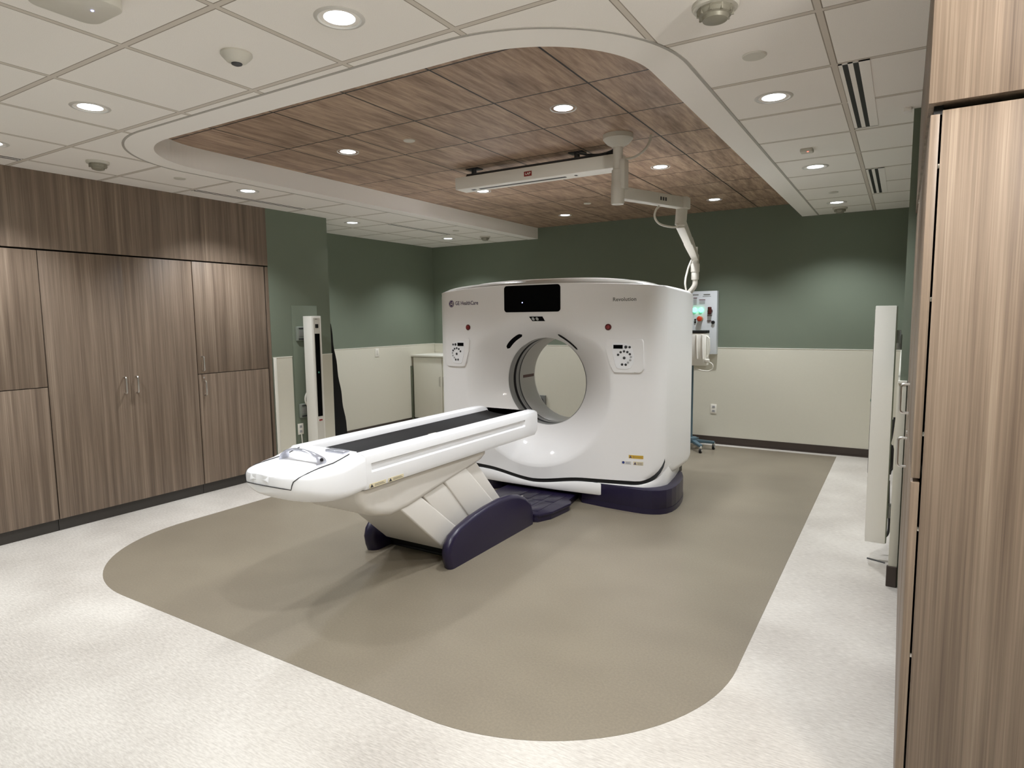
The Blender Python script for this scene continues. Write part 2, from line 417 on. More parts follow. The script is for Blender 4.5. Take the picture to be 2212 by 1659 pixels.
# gypsum border band, its grey edge channel, and the fascia up to the wood ceiling
m = MB(); m.grid([[(x, y, HC-.002) for x, y in To], [(x, y, HC-.002) for x, y in Ti]]); m.grid([[(x, y, HC-.002) for x, y in Ti], [(x, y, HW+.02) for x, y in Ti]])
struct('trim_10', m, M_gyp)
To2 = Upath(tx0-.016, tx1+.016, ty0-.014, tr+.016)
m = MB(); m.grid([[(x, y, HC-.003) for x, y in To2], [(x, y, HC-.003) for x, y in To]]); m.grid([[(x, y, HC+.02) for x, y in To2], [(x, y, HC-.003) for x, y in To2]])
struct('trim_11', m, mat('grey edge channel', srgb(176, 171, 164), .6))
Wp = Upath(cx0-.02, cx1+.02, cy0-.02, cr)
struct('ceiling', MB().poly([(x, y, HW) for x, y in Wp]), M_woodC)
struct('ceiling', MB().box(XA-.1, XR+.1, YF-.1, YB+.1, 3.08, 3.12), M_gyp)          # deck above

# ------------------------------------------------------------------ left storage wall
def pull(mb, p, h, out, axis, r=.0065):
    """D pull: p is its lower end on the door face; out the stand-off vector"""
    p = Vector(p); o = Vector(out); u = Vector((0, 0, 1)); c = .014
    pts = [p, p+o*.6]
    for i in range(5):
        a = math.radians(90*i/4); k = o.normalized()
        pts.append(p+o-k*c+k*c*math.sin(a)+u*c*(1-math.cos(a)))
    q = p+u*h
    for i in range(5):
        a = math.radians(90*i/4); k = o.normalized()
        pts.append(q+o-k*c+k*c*math.cos(a)-u*c+u*c*math.sin(a))
    pts += [q+o*.6, q]
    mb.tube(pts, r, 10)
G = .004
def left_cab(y0, y1, doors, label, endp=None):
    t = thing('storage_cabinet', label, 'cabinet', (XL, (y0+y1)/2, 0), 'left wall storage cabinets')
    m = MB().box(XL-.60, XL-.021, y0, y1, .095, 2.140)
    m.build('body', M_toe, t, smooth=False)
    MB().box(XL-.55, XL-.03 + .004, y0, y1, 0, .095).build('toe_kick', M_toe, t, smooth=False)
    for (a, b, z0, z1, hy, hz, hh, lock) in doors:
        d = MB().box(XL-.02, XL, a+G/2, b-G/2, z0, z1, .001).build('door', M_woodY, t)
        if hy is not None:
            h = MB(); pull(h, (XL, hy, hz), hh, (.036, 0, 0), 'x'); h.build('handle', M_steel, d)
        if lock:
            MB().cyl((XL-.001, lock[0], lock[1]), (XL+.006, lock[0], lock[1]), .009, n=16, bevel=.001).build('lock', M_steel, d)
    return t
left_cab(1.476, 2.238, [(1.476, 2.238, .095, 1.117, None, 0, 0, None), (1.476, 2.238, 1.123, 2.139, None, 0, 0, None)], 'wood laminate storage cabinet with upper and lower door, leftmost in the photo')
left_cab(2.242, 3.440, [(2.242, 2.8415, .095, 2.139, 2.79, 1.015, .135, None), (2.8385, 3.440, .095, 2.139, 2.885, 1.015, .135, None)], 'widest wood laminate storage cabinet, two full-height doors with pulls meeting in the middle')
left_cab(3.444, 4.225, [(3.444, 4.205, .095, 1.117, 3.495, .925, .13, (3.495, 1.085)), (3.444, 4.205, 1.123, 2.139, 3.487, 1.150, .13, None)], 'wood laminate storage cabinet with upper and lower door beside the green pier')
tag(MB().box(XL-.6, XL-.004, 4.227, 4.2555, 0, 2.139).build('filler_panel', M_woodY, origin=(XL, 4.24, 0)), 'narrow upright wood laminate filler strip between the cabinets and the green pier', 'panel')
tag(MB().box(XL-.6, XL, 1.43, 4.2555, 2.152, HC, .001).build('bulkhead_panel', M_woodY, origin=(XL, 2.8, 2.152)), 'dark wood laminate bulkhead above the left storage cabinets', 'panel')
tag(MB().box(XL-.6, XL, 1.43, 1.472, 0, 2.148).build('filler_panel', M_woodY, origin=(XL, 1.45, 0)), 'upright wood laminate end strip at the near end of the left cabinets', 'panel')

# ------------------------------------------------------------------ right storage wall (seen end on)
XD = .038
t = thing('storage_cabinet', 'tall wood laminate cabinet at right edge, its broad end panel facing the room', 'cabinet', (.35, 2.4, 0), 'right wall storage cabinets')
MB().box(.064, .66, 2.080, 2.088, 0, 2.134, .001).build('end_panel', M_panelX, t)
MB().box(.066, .66, 2.09, 2.619, 0, 2.13).build('body', M_toe, t, smooth=False)
for z0, z1 in ((.1, 1.130), (1.142, 2.126)):
    d = MB().box(XD, XD+.021, 2.081, 2.617, z0, z1, .001).build('door', M_woodY, t)
    for z in (z0+.12, z1-.14, (z0+z1)/2):
        MB().box(XD+.0215, XD+.027, 2.083, 2.10, z, z+.012, .001).build('hinge', M_steel, d)
def right_cab(y0, y1, label, handles):
    t = thing('storage_cabinet', label, 'cabinet', (.35, (y0+y1)/2, 0), 'right wall storage cabinets')
    MB().box(.062, .66, y0, y1, 0, 2.13).build('body', M_toe, t, smooth=False)
    for (z0, z1), hz in zip(((.1, 1.130), (1.142, 2.126)), (.925, 1.165)):
        d = MB().box(XD, XD+.021, y0+.002, y1-.002, z0, z1, .001).build('door', M_woodY, t)
        if handles:
            h = MB(); pull(h, (XD, y1-.08, hz), .128, (-.034, 0, 0), 'x', .0055); h.build('handle', M_steel, d)
            MB().cyl((XD+.001, y1-.08, z1-.05), (XD-.006, y1-.08, z1-.05), .008, n=14).build('lock', M_steel, d)
    return t
right_cab(2.62, 3.36, 'wood laminate cabinet along the right wall with two steel D pulls showing in profile', True)
right_cab(3.362, 4.20, 'farthest wood laminate cabinet on the right, seen edge-on beside the cream pier', False)
tag(MB().box(.032, .66, 2.066, 4.235, 2.152, HC, .001).build('bulkhead_panel', M_panelX, origin=(.3, 2.07, 2.152)), 'bright wood laminate bulkhead above the right-hand cabinet', 'panel')
MB_ = MB().box(.045, .066, 2.1, 4.235, 2.128, 2.152)
tag(MB_.build('filler_panel', M_black, origin=(.05, 2.1, 2.13), smooth=False), 'dark recessed strip under the right-hand bulkhead', 'panel')

# ------------------------------------------------------------------ recessed downlights
def make_light(z, label, loc, grp, wood_=False):
    t = thing('recessed_downlight', label, 'light', (loc[0], loc[1], z), grp)
    r = .076; fl = .094 if not wood_ else .083
    c = Vector((loc[0], loc[1], z))
    MB().lathe(c, [(r, .012), (r, -.003), (r+.004, -.0055), (fl-.004, -.004), (fl, -.0005), (fl, .004)], 48).build('trim_ring', mat('downlight trim', srgb(206, 202, 196), .4), t)
    MB().lathe(c, [(0.0, -.0015), (r*.6, -.001), (r, .0015), (r, .004), (0, .004)], 40).build('lens', M_lens, t)
    ld = bpy.data.lights.new('lamp', 'SPOT'); ld.energy = SPOT_W*(1.15 if wood_ else 1); ld.color = (.93, .965, 1.0); ld.spot_size = math.radians(100 if wood_ else 124); ld.spot_blend = .8 if wood_ else .7; ld.shadow_soft_size = .065
    lo = bpy.data.objects.new('lamp', ld); COL.objects.link(lo); lo.parent = t; lo.location = (0, 0, -.012)
    return t
gx = lambda k: GX0+k*U; gy = lambda k: GY0+k*U
LW = [((gx(.5), gy(.5)), 'brightest recessed downlight in the white ceiling, nearest one at top left of the photo'),
      ((gx(-2.5), gy(.5)), 'recessed downlight in the white ceiling left of the domed ceiling sensor'),
      ((gx(-4.5), gy(.5)), 'recessed downlight cut off by the left edge of the photo'),
      ((gx(-4.5), gy(3.5)), 'recessed downlight over the widest left cabinet, beside the slot diffuser'),
      ((gx(-5.5), gy(6.5)), 'recessed downlight just past the green pier on the left'),
      ((gx(-5.5), gy(9.5)), 'farthest recessed downlight on the left, over the alcove corner'),
      ((gx(2.5), gy(3.5)), 'nearest recessed downlight of the right-hand white ceiling row'),
      ((gx(2.5), gy(6.5)), 'middle recessed downlight of the right-hand white ceiling row'),
      ((gx(2.5), gy(9.5)), 'farthest recessed downlight of the right-hand row, by the back wall'),
      ((gx(2.5), gy(.5)), 'added unseen downlight just above the top edge of the photo on the right'),  # from here on: unseen downlights, added out of frame for illumination
      ((gx(-2.5), gy(-2.5)), 'added unseen downlight behind the viewpoint, second from the left'),
      ((gx(-4.5), gy(-2.5)), 'added unseen downlight behind the viewpoint, by the left wall'),
      ((gx(5.5), gy(-2.5)), 'added unseen downlight in the entry bay right of the viewpoint'),
      ((gx(1.5), gy(-5.5)), 'added unseen downlight near the wall behind the viewpoint, right one'),
      ((gx(-3.5), gy(-5.5)), 'added unseen downlight near the wall behind the viewpoint, left one')]
first = None
for (x, y), lab in LW:
    if first is None: first = make_light(HC-.0, lab, (x, y), 'downlights in the white ceiling')
    else:
        c = copy_tree(first, (x, y, HC)); c['label'] = lab
WN = ['recessed downlight in the wood ceiling, nearest one, left of the white pole', 'recessed downlight in the wood ceiling, nearest one on the left',
      'recessed downlight in the wood ceiling just right of the white pole', 'recessed downlight in the wood ceiling under the left end of the white laser bar',
      'recessed downlight in the wood ceiling at far right, above the jointed arm', 'farthest recessed downlight in the wood ceiling, near the back wall']
first = None; k = 0
for j in (.5, 3.5, 6.5):
    for i in (.5, -2.5):
        x, y = WX0+i*U, WY0+j*U
        if first is None: first = make_light(HW, WN[k], (x, y), 'downlights in the wood ceiling', True)
        else: c = copy_tree(first, (x, y, HW)); c['label'] = WN[k]
        k += 1

# added, unseen dome lamp, guessed to brighten the right-hand end panel
t = thing('added_dome_lamp', 'added unseen dome lamp on the ceiling, put in to light the right-hand end panel', 'light', (.66, 1.22, HC))
MB().lathe((.66, 1.22, HC), [(.17, 0), (.17, -.02), (.16, -.028), (0, -.028)], 40).build('ceiling_base', M_plas, t)
MB().lathe((.66, 1.22, HC), [(.155, -.028), (.15, -.05), (.12, -.085), (.06, -.105), (0, -.11)], 40).build('shade', mat('opal shade', (.9, .9, .9, 1), .4, emit=(1, .97, .92, 1), es=3), t)
ld = bpy.data.lights.new('lamp', 'POINT'); ld.energy = DOME_W; ld.color = (1, .97, .92); ld.shadow_soft_size = .12
lo = bpy.data.objects.new('lamp', ld); COL.objects.link(lo); lo.parent = t; lo.location = (0, 0, -.15)

# ------------------------------------------------------------------ small ceiling devices
def slot_diffuser(x0, y0, y1, label, n=2, wpl=.10):
    t = thing('slot_diffuser', label, 'air vent', (x0+wpl/2, (y0+y1)/2, HC), 'ceiling slot diffusers')
    m = MB()
    sl = .022 if n == 2 else .026; xs = [x0+.016, x0+.059] if n == 2 else [x0+.012, x0+.045]
    cuts = [x0] + sum([[a, a+sl] for a in xs], []) + [x0+wpl]
    for a, b in zip(cuts[::2], cuts[1::2]): m.box(a, b, y0, y1, HC-.003, HC+.001)
    m.box(x0, x0+wpl, y0, y0+.01, HC-.003, HC+.001).box(x0, x0+wpl, y1-.01, y1, HC-.003, HC+.001)
    m.build('frame', M_gyp, t, smooth=False)
    for a in xs: MB().box(a, a+sl, y0+.01, y1-.01, HC-.0028, HC-.001).build('slot', M_black, t, smooth=False)
slot_diffuser(-.302, 3.325, 4.49, 'two-slot ceiling diffuser, nearer one on the right', 2, .125)
slot_diffuser(-.300, 5.77, 6.94, 'two-slot ceiling diffuser, farther one on the right', 2, .125)
slot_diffuser(gx(-5)-.07, .87, gy(1)-.02, 'slot diffuser at the left edge of the photo above the cabinets', 2, .085)
slot_diffuser(gx(-5)-.07, gy(3)+.02, gy(5)-.02, 'slot diffuser above the left cabinets beside the downlight', 2, .085)
slot_diffuser(gx(-5)-.07, gy(7), gy(9)-.04, 'slot diffuser over the far left alcove', 2, .085)

def smoke(x, y, z, label, s=1.0, grp='smoke detectors'):
    t = thing('smoke_detector', label, 'smoke detector', (x, y, z), grp)
    MB().lathe((x, y, z), [(.072*s, 0), (.072*s, -.010), (.068*s, -.016), (.05*s, -.018), (0, -.018)], 40).build('base', M_plasg, t)
    m = MB().lathe((x, y, z), [(.054*s, -.016), (.056*s, -.026), (.05*s, -.038), (.042*s, -.042), (.038*s, -.054), (.02*s, -.060), (0, -.061)], 40)
    for i in range(10):
        a = 2*PI*i/10; m.box(x-.003, x+.003, y+.043*s, y+.056*s, z-.040, z-.018, rot=Matrix.Rotation(a, 3, 'Z'), piv=(x, y, z-.03))
    m.build('sensor_head', M_brass, t)
smoke(-4.85, 2.40, HC, 'smoke detector above the leftmost cabinet')
smoke(-.63, 2.46, HC, 'large smoke detector at the top edge of the photo', 1.15)
smoke(-.62, 7.66, HC, 'smoke detector beside the farthest right-hand downlight')
smoke(-4.95, 7.40, HC, 'small smoke detector over the far left alcove')
def disc(x, y, z, label, r=.042):
    tag(MB().lathe((x, y, z), [(r, .002), (r, -.004), (r-.003, -.007), (0, -.007)], 36).build('sprinkler_cover', M_plas, origin=(x, y, z)), label, 'sprinkler cover', 'round sprinkler covers')
disc(-4.887, 3.016, HC, 'round sprinkler cover left of the downlight above the cabinets')
disc(-.60, 3.01, HC, 'round white sprinkler cover in the near right ceiling tile', .05)
disc(-3.063, 3.625, HW, 'round cream sprinkler cover in the near wood ceiling')
disc(-.60, 6.66, HC, 'round sprinkler cover near the farthest right-hand downlight')
disc(-4.92, 6.69, HC, 'round sprinkler cover in the far left alcove ceiling')
disc(-3.075, 6.668, HW, 'round sprinkler cover in the far wood ceiling')
t = thing('dome_camera', 'small white dome camera with a dark lens in the left ceiling', 'camera', (-2.44, 1.79, HC))
MB().lathe((-2.44, 1.79, HC), [(.062, 0), (.064, -.008), (.06, -.014), (.040, -.034), (.022, -.041), (0, -.041)], 40).build('housing', M_plas, t)
MB().lathe((-2.44, 1.79, HC), [(.023, -.038), (.021, -.045), (.012, -.049), (0, -.05)], 28).build('lens', M_dark, t)
t = thing('ceiling_sensor', 'small square white sensor with a red light in the right ceiling', 'sensor', (-.61, 4.86, HC))
MB().box(-.65, -.57, 4.82, 4.90, HC-.022, HC+.001, .008, 3).build('case', M_plasg, t)
MB().lathe((-.60, 4.83, HC-.022), [(.006, 0), (.004, -.003), (0, -.004)], 12).build('indicator_light', M_ledr, t)
t = thing('wifi_access_point', 'white rounded wireless access point at the top left edge of the photo', 'access point', (-2.47, 1.19, HC))
m = MB().prism(rr2(-2.47, 1.19, .23, .23, .05), 'z', HC-.038, HC-.002, .008); m.build('case', M_plas, t)
MB().lathe((-2.455, 1.235, HC-.038), [(.005, .001), (.004, -.002), (0, -.0025)], 12).build('indicator_light', M_led, t)

# ------------------------------------------------------------------ CT gantry
GX = -2.77; BZ = 1.02
def yf(x):
    s = abs(x); y = 4.85+.07*(min(s, 1.3)/.95)**2
    if s > .95: q = min((s-.95)/.19, 1); y += .16*(1-math.sqrt(max(0, 1-q*q)))
    return y
def surf(x, z):
    r = math.hypot(x, z-BZ)
    if r < .74: s = max(0, (r-.40)/.34); sn = (z-BZ)/max(r, .01); k = max(0, min(1, (sn-.35)/.5)); k = k*k*(3-2*k); s = min(1, max(0, (r-.40)/(.34-.11*k))); return yf(x)+.262*(1-s)**(1.22+.5*k)
    return yf(x)
gan = thing('ct_scanner', 'large white scanner ring with a round bore standing on a purple base', 'scanner', (GX, 5.3, 0))
# front outline (x, z): warped rounded rectangle
def zb(x): a = abs(x); return .195-.022*math.cos(min(a, .5)/.5*PI)+.03*min(1, a/1.0)
def zt(x): return 1.893-.045*(x/1.10)**2
hx = 1.132
def outline(n=40, rb=.20, dz=0.0):
    P = []; rt = .03
    for i in range(n+1):                                   # bottom, left to right
        x = -(hx-rb)+2*(hx-rb)*i/n; P.append((x, zb(x)))
    for i in range(1, 9):
        a = math.radians(-90+90*i/8); P.append((hx-rb+rb*math.cos(a), zb(hx-rb)+rb+rb*math.sin(a)))
    for i in range(1, 16): P.append((hx, zb(hx-rb)+rb+(zt(hx)-rt-zb(hx-rb)-rb)*i/16))
    for i in range(0, 5):
        a = math.radians(90*i/4); P.append((hx-rt+rt*math.cos(a), zt(hx)-rt+rt*math.sin(a)))
    for i in range(1, n+1):
        x = (hx-rt)-2*(hx-rt)*i/n; P.append((x, zt(x)))
    for i in range(1, 5):
        a = math.radians(90+90*i/4); P.append((-(hx-rt)+rt*math.cos(a), zt(hx)-rt+rt*math.sin(a)))
    for i in range(1, 17): P.append((-hx, zt(hx)-rt-(zt(hx)-rt-zb(hx-rb)-rb)*i/16))
    for i in range(1, 8):
        a = math.radians(180+90*i/8); P.append((-(hx-rb)+rb*math.cos(a), zb(hx-rb)+rb+rb*math.sin(a)))
    return [(x, z-dz*max(0, (1-(z-.15)/.6))) if z < .75 else (x, z) for x, z in P]
O = outline()
rows = []
NS = 12
for k in range(NS+1):
    r = .40+.34*k/NS
    rows.append([(r*math.cos(math.atan2(z-BZ, x)), BZ+r*math.sin(math.atan2(z-BZ, x))) for x, z in O])
for k in range(1, 17):
    row = []
    for x, z in O:
        a = math.atan2(z-BZ, x); bx, bz = .74*math.cos(a), BZ+.74*math.sin(a); f = k/16
        row.append((bx+(x-bx)*f, bz+(z-bz)*f))
    rows.append(row)
R3 = [[(GX+x, surf(x, z), z) for x, z in row] for row in rows]
R3.append([(GX+x*1.006, yf(x)+.018, BZ+(z-BZ)*1.004) for x, z in O])       # rolled edge
MB().grid(R3, True).build('front_cover', M_white, gan, ang=50)
# black shadow gap under the front cover, following its lower corners
def gap_off(x, z):
    cxx = max(-(hx-.2), min(hx-.2, x)); czz = zb(hx-.2)+.2
    if z > czz: return x, z
    if abs(x) <= hx-.2: return x, z-.040
    d = Vector((x-cxx, z-czz)).normalized(); f = .040*abs(d.y)**.7
    return x+d.x*f, z+d.y*f
bot = [p for p in O if p[1] < zb(hx-.2)+.21 and p[1] < .45]
bot = sorted([p for p in bot if p[0] < 0], key=lambda p: (-p[1] if p[0] < -(hx-.19) else 0, p[0]))+sorted([p for p in bot if p[0] >= 0], key=lambda p: (p[0], p[1]))
bot.sort(key=lambda p: math.atan2(p[1]-BZ, p[0]))
MB().grid([[(GX+x, yf(x)+.010, z+.003) for x, z in bot], [(GX+gap_off(x, z)[0], yf(x)+.012, gap_off(x, z)[1]) for x, z in bot]]).build('shadow_gap', M_black, gan)
# side and rear cover
def off(x, z, e): return x*(1+e/hx), BZ+(z-BZ)*(1+e/hx*.4)
def back_row(y, e, dt, rb=.2, dz=0):
    row = []
    for x, z in outline(40, rb, dz):
        X, Z = off(x, z, e); Z -= dt*max(0, (z-.3)/1.6); row.append((GX+X, y, Z))
    return row
rw = [[(GX+off(x, z, .004)[0], yf(x)+.024, off(x, z, .004)[1]) for x, z in O],
      [(GX+off(x, z, .010)[0], yf(x)+.045, off(x, z, .010)[1]) for x, z in outline(40, .17, .006)],
      [(GX+off(x, z, .013)[0], yf(x)+.10, off(x, z, .013)[1]) for x, z in outline(40, .12, .010)],
      back_row(5.30, .013, .006, .08, .012), back_row(5.5, .013, .014, .08, .012), back_row(5.74, .008, .026, .08, .012), back_row(5.83, .0, .04, .1, .012)]
for r, y in ((.74, 5.85), (.55, 5.80), (.46, 5.72), (.402, 5.60)):
    rw.append([(GX+r*math.cos(math.atan2(z-BZ, x)), y, BZ+r*math.sin(math.atan2(z-BZ, x))) for x, z in O])
MB().grid(rw, True).build('side_cover', M_white, gan, ang=50)
MB().grid([[(GX+x*1.001, yf(x)+.016, BZ+(z-BZ)*1.0) for x, z in O], [(GX+x*1.001, yf(x)+.03, BZ+(z-BZ)*1.0) for x, z in O]], True).build('cover_gasket', M_seam, gan)
# upper trim rail that crowns the front cover
m = MB(); rr = []
for i in range(41):
    x = -1.08+2.16*i/40; y = yf(x)
    z = zt(x)
    e = 1-abs(x/1.08)**10
    rr.append([(GX+x, y+.012, z-.002), (GX+x, y+.018, z+.012*e), (GX+x, y+.05, z+.034*e), (GX+x, y+.11, z+.040*e), (GX+x, y+.13, z-.01)])
m.grid(rr).build('top_rail', mat('pale grey top rail', srgb(176, 174, 168), .25, coat=.3), gan)
m = MB(); rr = []
for i in range(31):
    x = -.95+1.9*i/30; e = 1-abs(x/.95)**6
    rr.append([(GX+x, 5.02, zt(x)), (GX+x, 5.06, zt(x)+.055*e), (GX+x, 5.35, zt(x)+.06*e), (GX+x, 5.62, zt(x)-.05)])
m.grid(rr).build('top_cover', M_white, gan)
# bore
def ringcyl(name, y0, y1, r, m_, t=.0, n=72):
    return MB().lathe((GX, 0, BZ), [(r, y0), (r, y1), (r+.02, y1), (r+.02, y0), (r, y0)], n, 'y').build(name, m_, gan)
MB().lathe((GX, 0, BZ), [(.40, 5.118), (.3985, 5.16), (.3985, 5.20), (.402, 5.205)], 96, 'y').bm
def opentube(name, prof, m_, n=96):
    mb = MB(); mb.grid([[(GX+r*math.cos(2*PI*i/n), y, BZ+r*math.sin(2*PI*i/n)) for i in range(n)] for r, y in prof], True); return mb.build(name, m_, gan)
opentube('bore_ring', [(.403, 5.11), (.397, 5.125), (.397, 5.19), (.401, 5.196)], M_ring)
opentube('bore_seam', [(.401, 5.196), (.412, 5.20), (.412, 5.235), (.401, 5.24)], M_seam)
opentube('bore_ring', [(.401, 5.24), (.396, 5.245), (.396, 5.285), (.401, 5.29)], M_ring)
opentube('bore_window', [(.401, 5.29), (.404, 5.293), (.404, 5.312), (.401, 5.315)], M_dark)
opentube('bore_liner', [(.401, 5.315), (.399, 5.32), (.398, 5.59), (.402, 5.605)], M_bore)
m = MB(); a0 = PI-.02
m.grid([[(GX+.3965*math.cos(a), y, BZ+.3965*math.sin(a)) for a in (a0-.035, a0, a0+.035)] for y in (5.37, 5.585)]); m.build('positioning_window', M_dred, gan)
# black laser slots around the top of the funnel
for sg in (1, -1):
    m = MB(); rws = []
    for i in range(15):
        f = i/14; a = PI/2+sg*(.40+.48*f); e = .0135*math.sqrt(max(0, 1-(2*f-1)**8))+.0005
        row = []
        for q in (-1, -.5, 0, .5, 1):
            r = .468+q*e; x, z = r*math.cos(a), BZ+r*math.sin(a); row.append((GX+x, surf(x, z)-.0025, z))
        rws.append(row)
    m.grid(rws).build('laser_window', M_glassk, gan)

def conform(mb, dx=0, dz=0):
    """flat (x, depth, z) -> onto the front cover"""
    return mb.map(lambda p: (GX+p.x+dx, surf(p.x+dx, p.z+dz)-p.y, p.z+dz))
def patch(poly, depth, m_, name, parent, cut=.05, bev=0):
    t = bmesh.new(); f = t.faces.new([t.verts.new((x, depth, z)) for x, z in poly])
    xs = [p[0] for p in poly]; x = min(xs)+cut
    zs = [p[1] for p in poly]; zc_ = min(zs)+cut
    while zc_ < max(zs):
        bmesh.ops.bisect_plane(t, geom=list(t.verts)+list(t.edges)+list(t.faces), plane_co=(0, 0, zc_), plane_no=(0, 0, 1)); zc_ += cut
    while x < max(xs):
        bmesh.ops.bisect_plane(t, geom=list(t.verts)+list(t.edges)+list(t.faces), plane_co=(x, 0, 0), plane_no=(1, 0, 0)); x += cut
    ret = bmesh.ops.extrude_face_region(t, geom=list(t.faces))
    for v in [g for g in ret['geom'] if isinstance(g, bmesh.types.BMVert)]: v.co.y -= depth
    if bev:
        es = [e for e in t.edges if len(e.link_faces) == 2 and abs(e.verts[0].co.y-depth) < 1e-6 and abs(e.verts[1].co.y-depth) < 1e-6 and any(abs(sum(v.co.y for v in f.verts)/len(f.verts)-depth) > 1e-5 for f in e.link_faces)]
        bmesh.ops.bevel(t, geom=es, offset=bev, segments=3, profile=.5, affect='EDGES')
    bmesh.ops.recalc_face_normals(t, faces=list(t.faces))
    mb = MB(); mb._take(t); conform(mb); return mb.build(name, m_, parent, ang=40)
scr = patch(rr2(0, 1.768, .562, .232, .028), .004, M_glassk, 'display_screen', gan)
m = MB().lathe((-.09, 0, 1.735), [(.0045, .0035), (.0045, .0052), (0, .0055)], 12, 'y'); conform(m); m.build('indicator_light', M_led, scr)
ib = patch([(-.030, 1.612), (.105, 1.612), (.118, 1.572), (-.012, 1.572)], .003, M_glassk, 'indicator_bar', gan)
for x in (.005, .045):
    m = MB().lathe((x, 0, 1.592), [(.014, .002), (.014, .0045), (0, .005)], 20, 'y'); conform(m); m.build('indicator_dot', M_grey, ib)
for sx in (-.705, .705):
    e = None
    m = MB().lathe((sx, 0, 1.519), [(.026, 0), (.026, .006), (.018, .008)], 32, 'y'); conform(m); e = m.build('emergency_button', M_redk, gan)
    m = MB().lathe((sx, 0, 1.519), [(.017, .004), (.016, .014), (.008, .017), (0, .017)], 28, 'y'); conform(m); m.build('push_cap', M_red, e)
# control panels (mirror images)
for sg in (1, -1):
    f = lambda pts: [(sg*x, z) for x, z in pts]
    base = [(.70, 1.42), (.985, 1.42), (.995, 1.40), (1.0, 1.18), (.985, 1.155), (.965, 1.148), (.765, 1.148), (.745, 1.16), (.730, 1.20), (.695, 1.30), (.685, 1.40)]
    cp = patch(f(base), .014, M_white, 'control_panel', gan, .04, .006)
    kp = [(.742, 1.375), (.75, 1.388), (.80, 1.392), (.855, 1.385), (.895, 1.37), (.910, 1.34), (.925, 1.28), (.92, 1.22), (.895, 1.185), (.86, 1.175), (.79, 1.178), (.775, 1.195), (.75, 1.29)]
    kpo = patch(f(kp), .017, M_white2, 'keypad', cp, .04, .002)
    patch(f([(.755, 1.374), (.832, 1.374), (.832, 1.343), (.755, 1.343)]), .019, M_glassk, 'key_display', kpo)
    keys = [(.858, 1.357, .0125, 0), (.889, 1.356, .010, 0), (.80, 1.275, .0, 0)]
    keys = keys[:2]
    for a in (155, 122, 92, 62, 33): keys.append((.845+.055*math.cos(math.radians(a)), 1.272+.050*math.sin(math.radians(a)), .0095, 0))
    for a in (5, -25, -55): keys.append((.845+.055*math.cos(math.radians(a)), 1.272+.050*math.sin(math.radians(a)), .009, 1))
    keys += [(.845, 1.268, .0115, 0), (.828, 1.214, .010, 0), (.858, 1.213, .010, 0)]
    for x, z, r, lt in keys:
        m = MB().lathe((sg*x, 0, z), [(r, .016), (r, .0195), (r*.8, .0205), (0, .0205)], 16, 'y'); conform(m); m.build('key', M_grey if lt else M_dark, kpo)
# badge, lettering
bd = patch([(-.915+.034*math.cos(2*PI*i/40), 1.742+.034*math.sin(2*PI*i/40)) for i in range(40)], .0012, M_logo, 'logo_badge', gan)
m = MB()
def ring2(cx, cz, r, w, a0=0, a1=360, n=28, d=.0022):
    rws = []
    for i in range(n+1):
        a = math.radians(a0+(a1-a0)*i/n)
        rws.append([(cx+q*math.cos(a), d, cz+q*math.sin(a)) for q in (r-w/2, r+w/2)])
    m.grid(rws)
ring2(-.915, 1.742, .029, .0022)
for a in (45, 135, 225, 315):
    ring2(-.915+.026*math.cos(math.radians(a)), 1.742+.026*math.sin(math.radians(a)), .0035, .0018, a+40, a+300, 10)
conform(m); m.build('badge_ring', M_lab, bd)
me = text_mesh('GE', .036, .0004, .25, .82); m = MB().mesh(me); m.map(lambda p: (p.x, .002+p.z, p.y)); conform(m, -.915, 1.741); m.build('badge_monogram', M_lab, bd)
me = text_mesh('GE HealthCare', .050, .0004, bold=.0009); m = MB().mesh(me); m.map(lambda p: (p.x*.92, .001+p.z, p.y)); conform(m, -.722, 1.744); m.build('maker_lettering', M_ink, gan)
me = text_mesh('Revolution', .042, .0004, 0, 1.05, .0008); m = MB().mesh(me); m.map(lambda p: (p.x, .001+p.z, p.y)); conform(m, .838, 1.742); m.build('model_lettering', M_inkg, gan)
# warning labels, bottom right
def lab(x0, x1, z0, z1, m_, tri, name='warning_label', mark=M_ink):
    o = patch([(x0, z0), (x1, z0), (x1, z1), (x0, z1)], .0012, m_, name, gan)
    m = MB()
    if tri:
        h = (z1-z0)*.8; m.prism([(x0+.004, z0+.004), (x0+.004+h, z0+.004), (x0+.004+h/2, z0+.004+h)], 'y', .001, .002)
    else: m.lathe((x0+.016, 0, (z0+z1)/2), [(.011, .001), (.011, .002), (0, .002)], 20, 'y')
    conform(m); m.build('symbol', mark, o)
    m = MB(); k = 3
    for i in range(k): m.box(x0+(z1-z0)+.006, x1-.005-.008*(i % 2), .001, .002, z0+.005+(z1-z0-.008)*i/k, z0+.007+(z1-z0-.008)*i/k)
    conform(m); m.build('small_print', mark, o)
lab(.883, 1.0, .437, .464, M_yel, True)
lab(.822, .905, .383, .412, M_lab, False, mark=M_blue)
lab(.920, 1.0, .383, .412, M_tan, True)
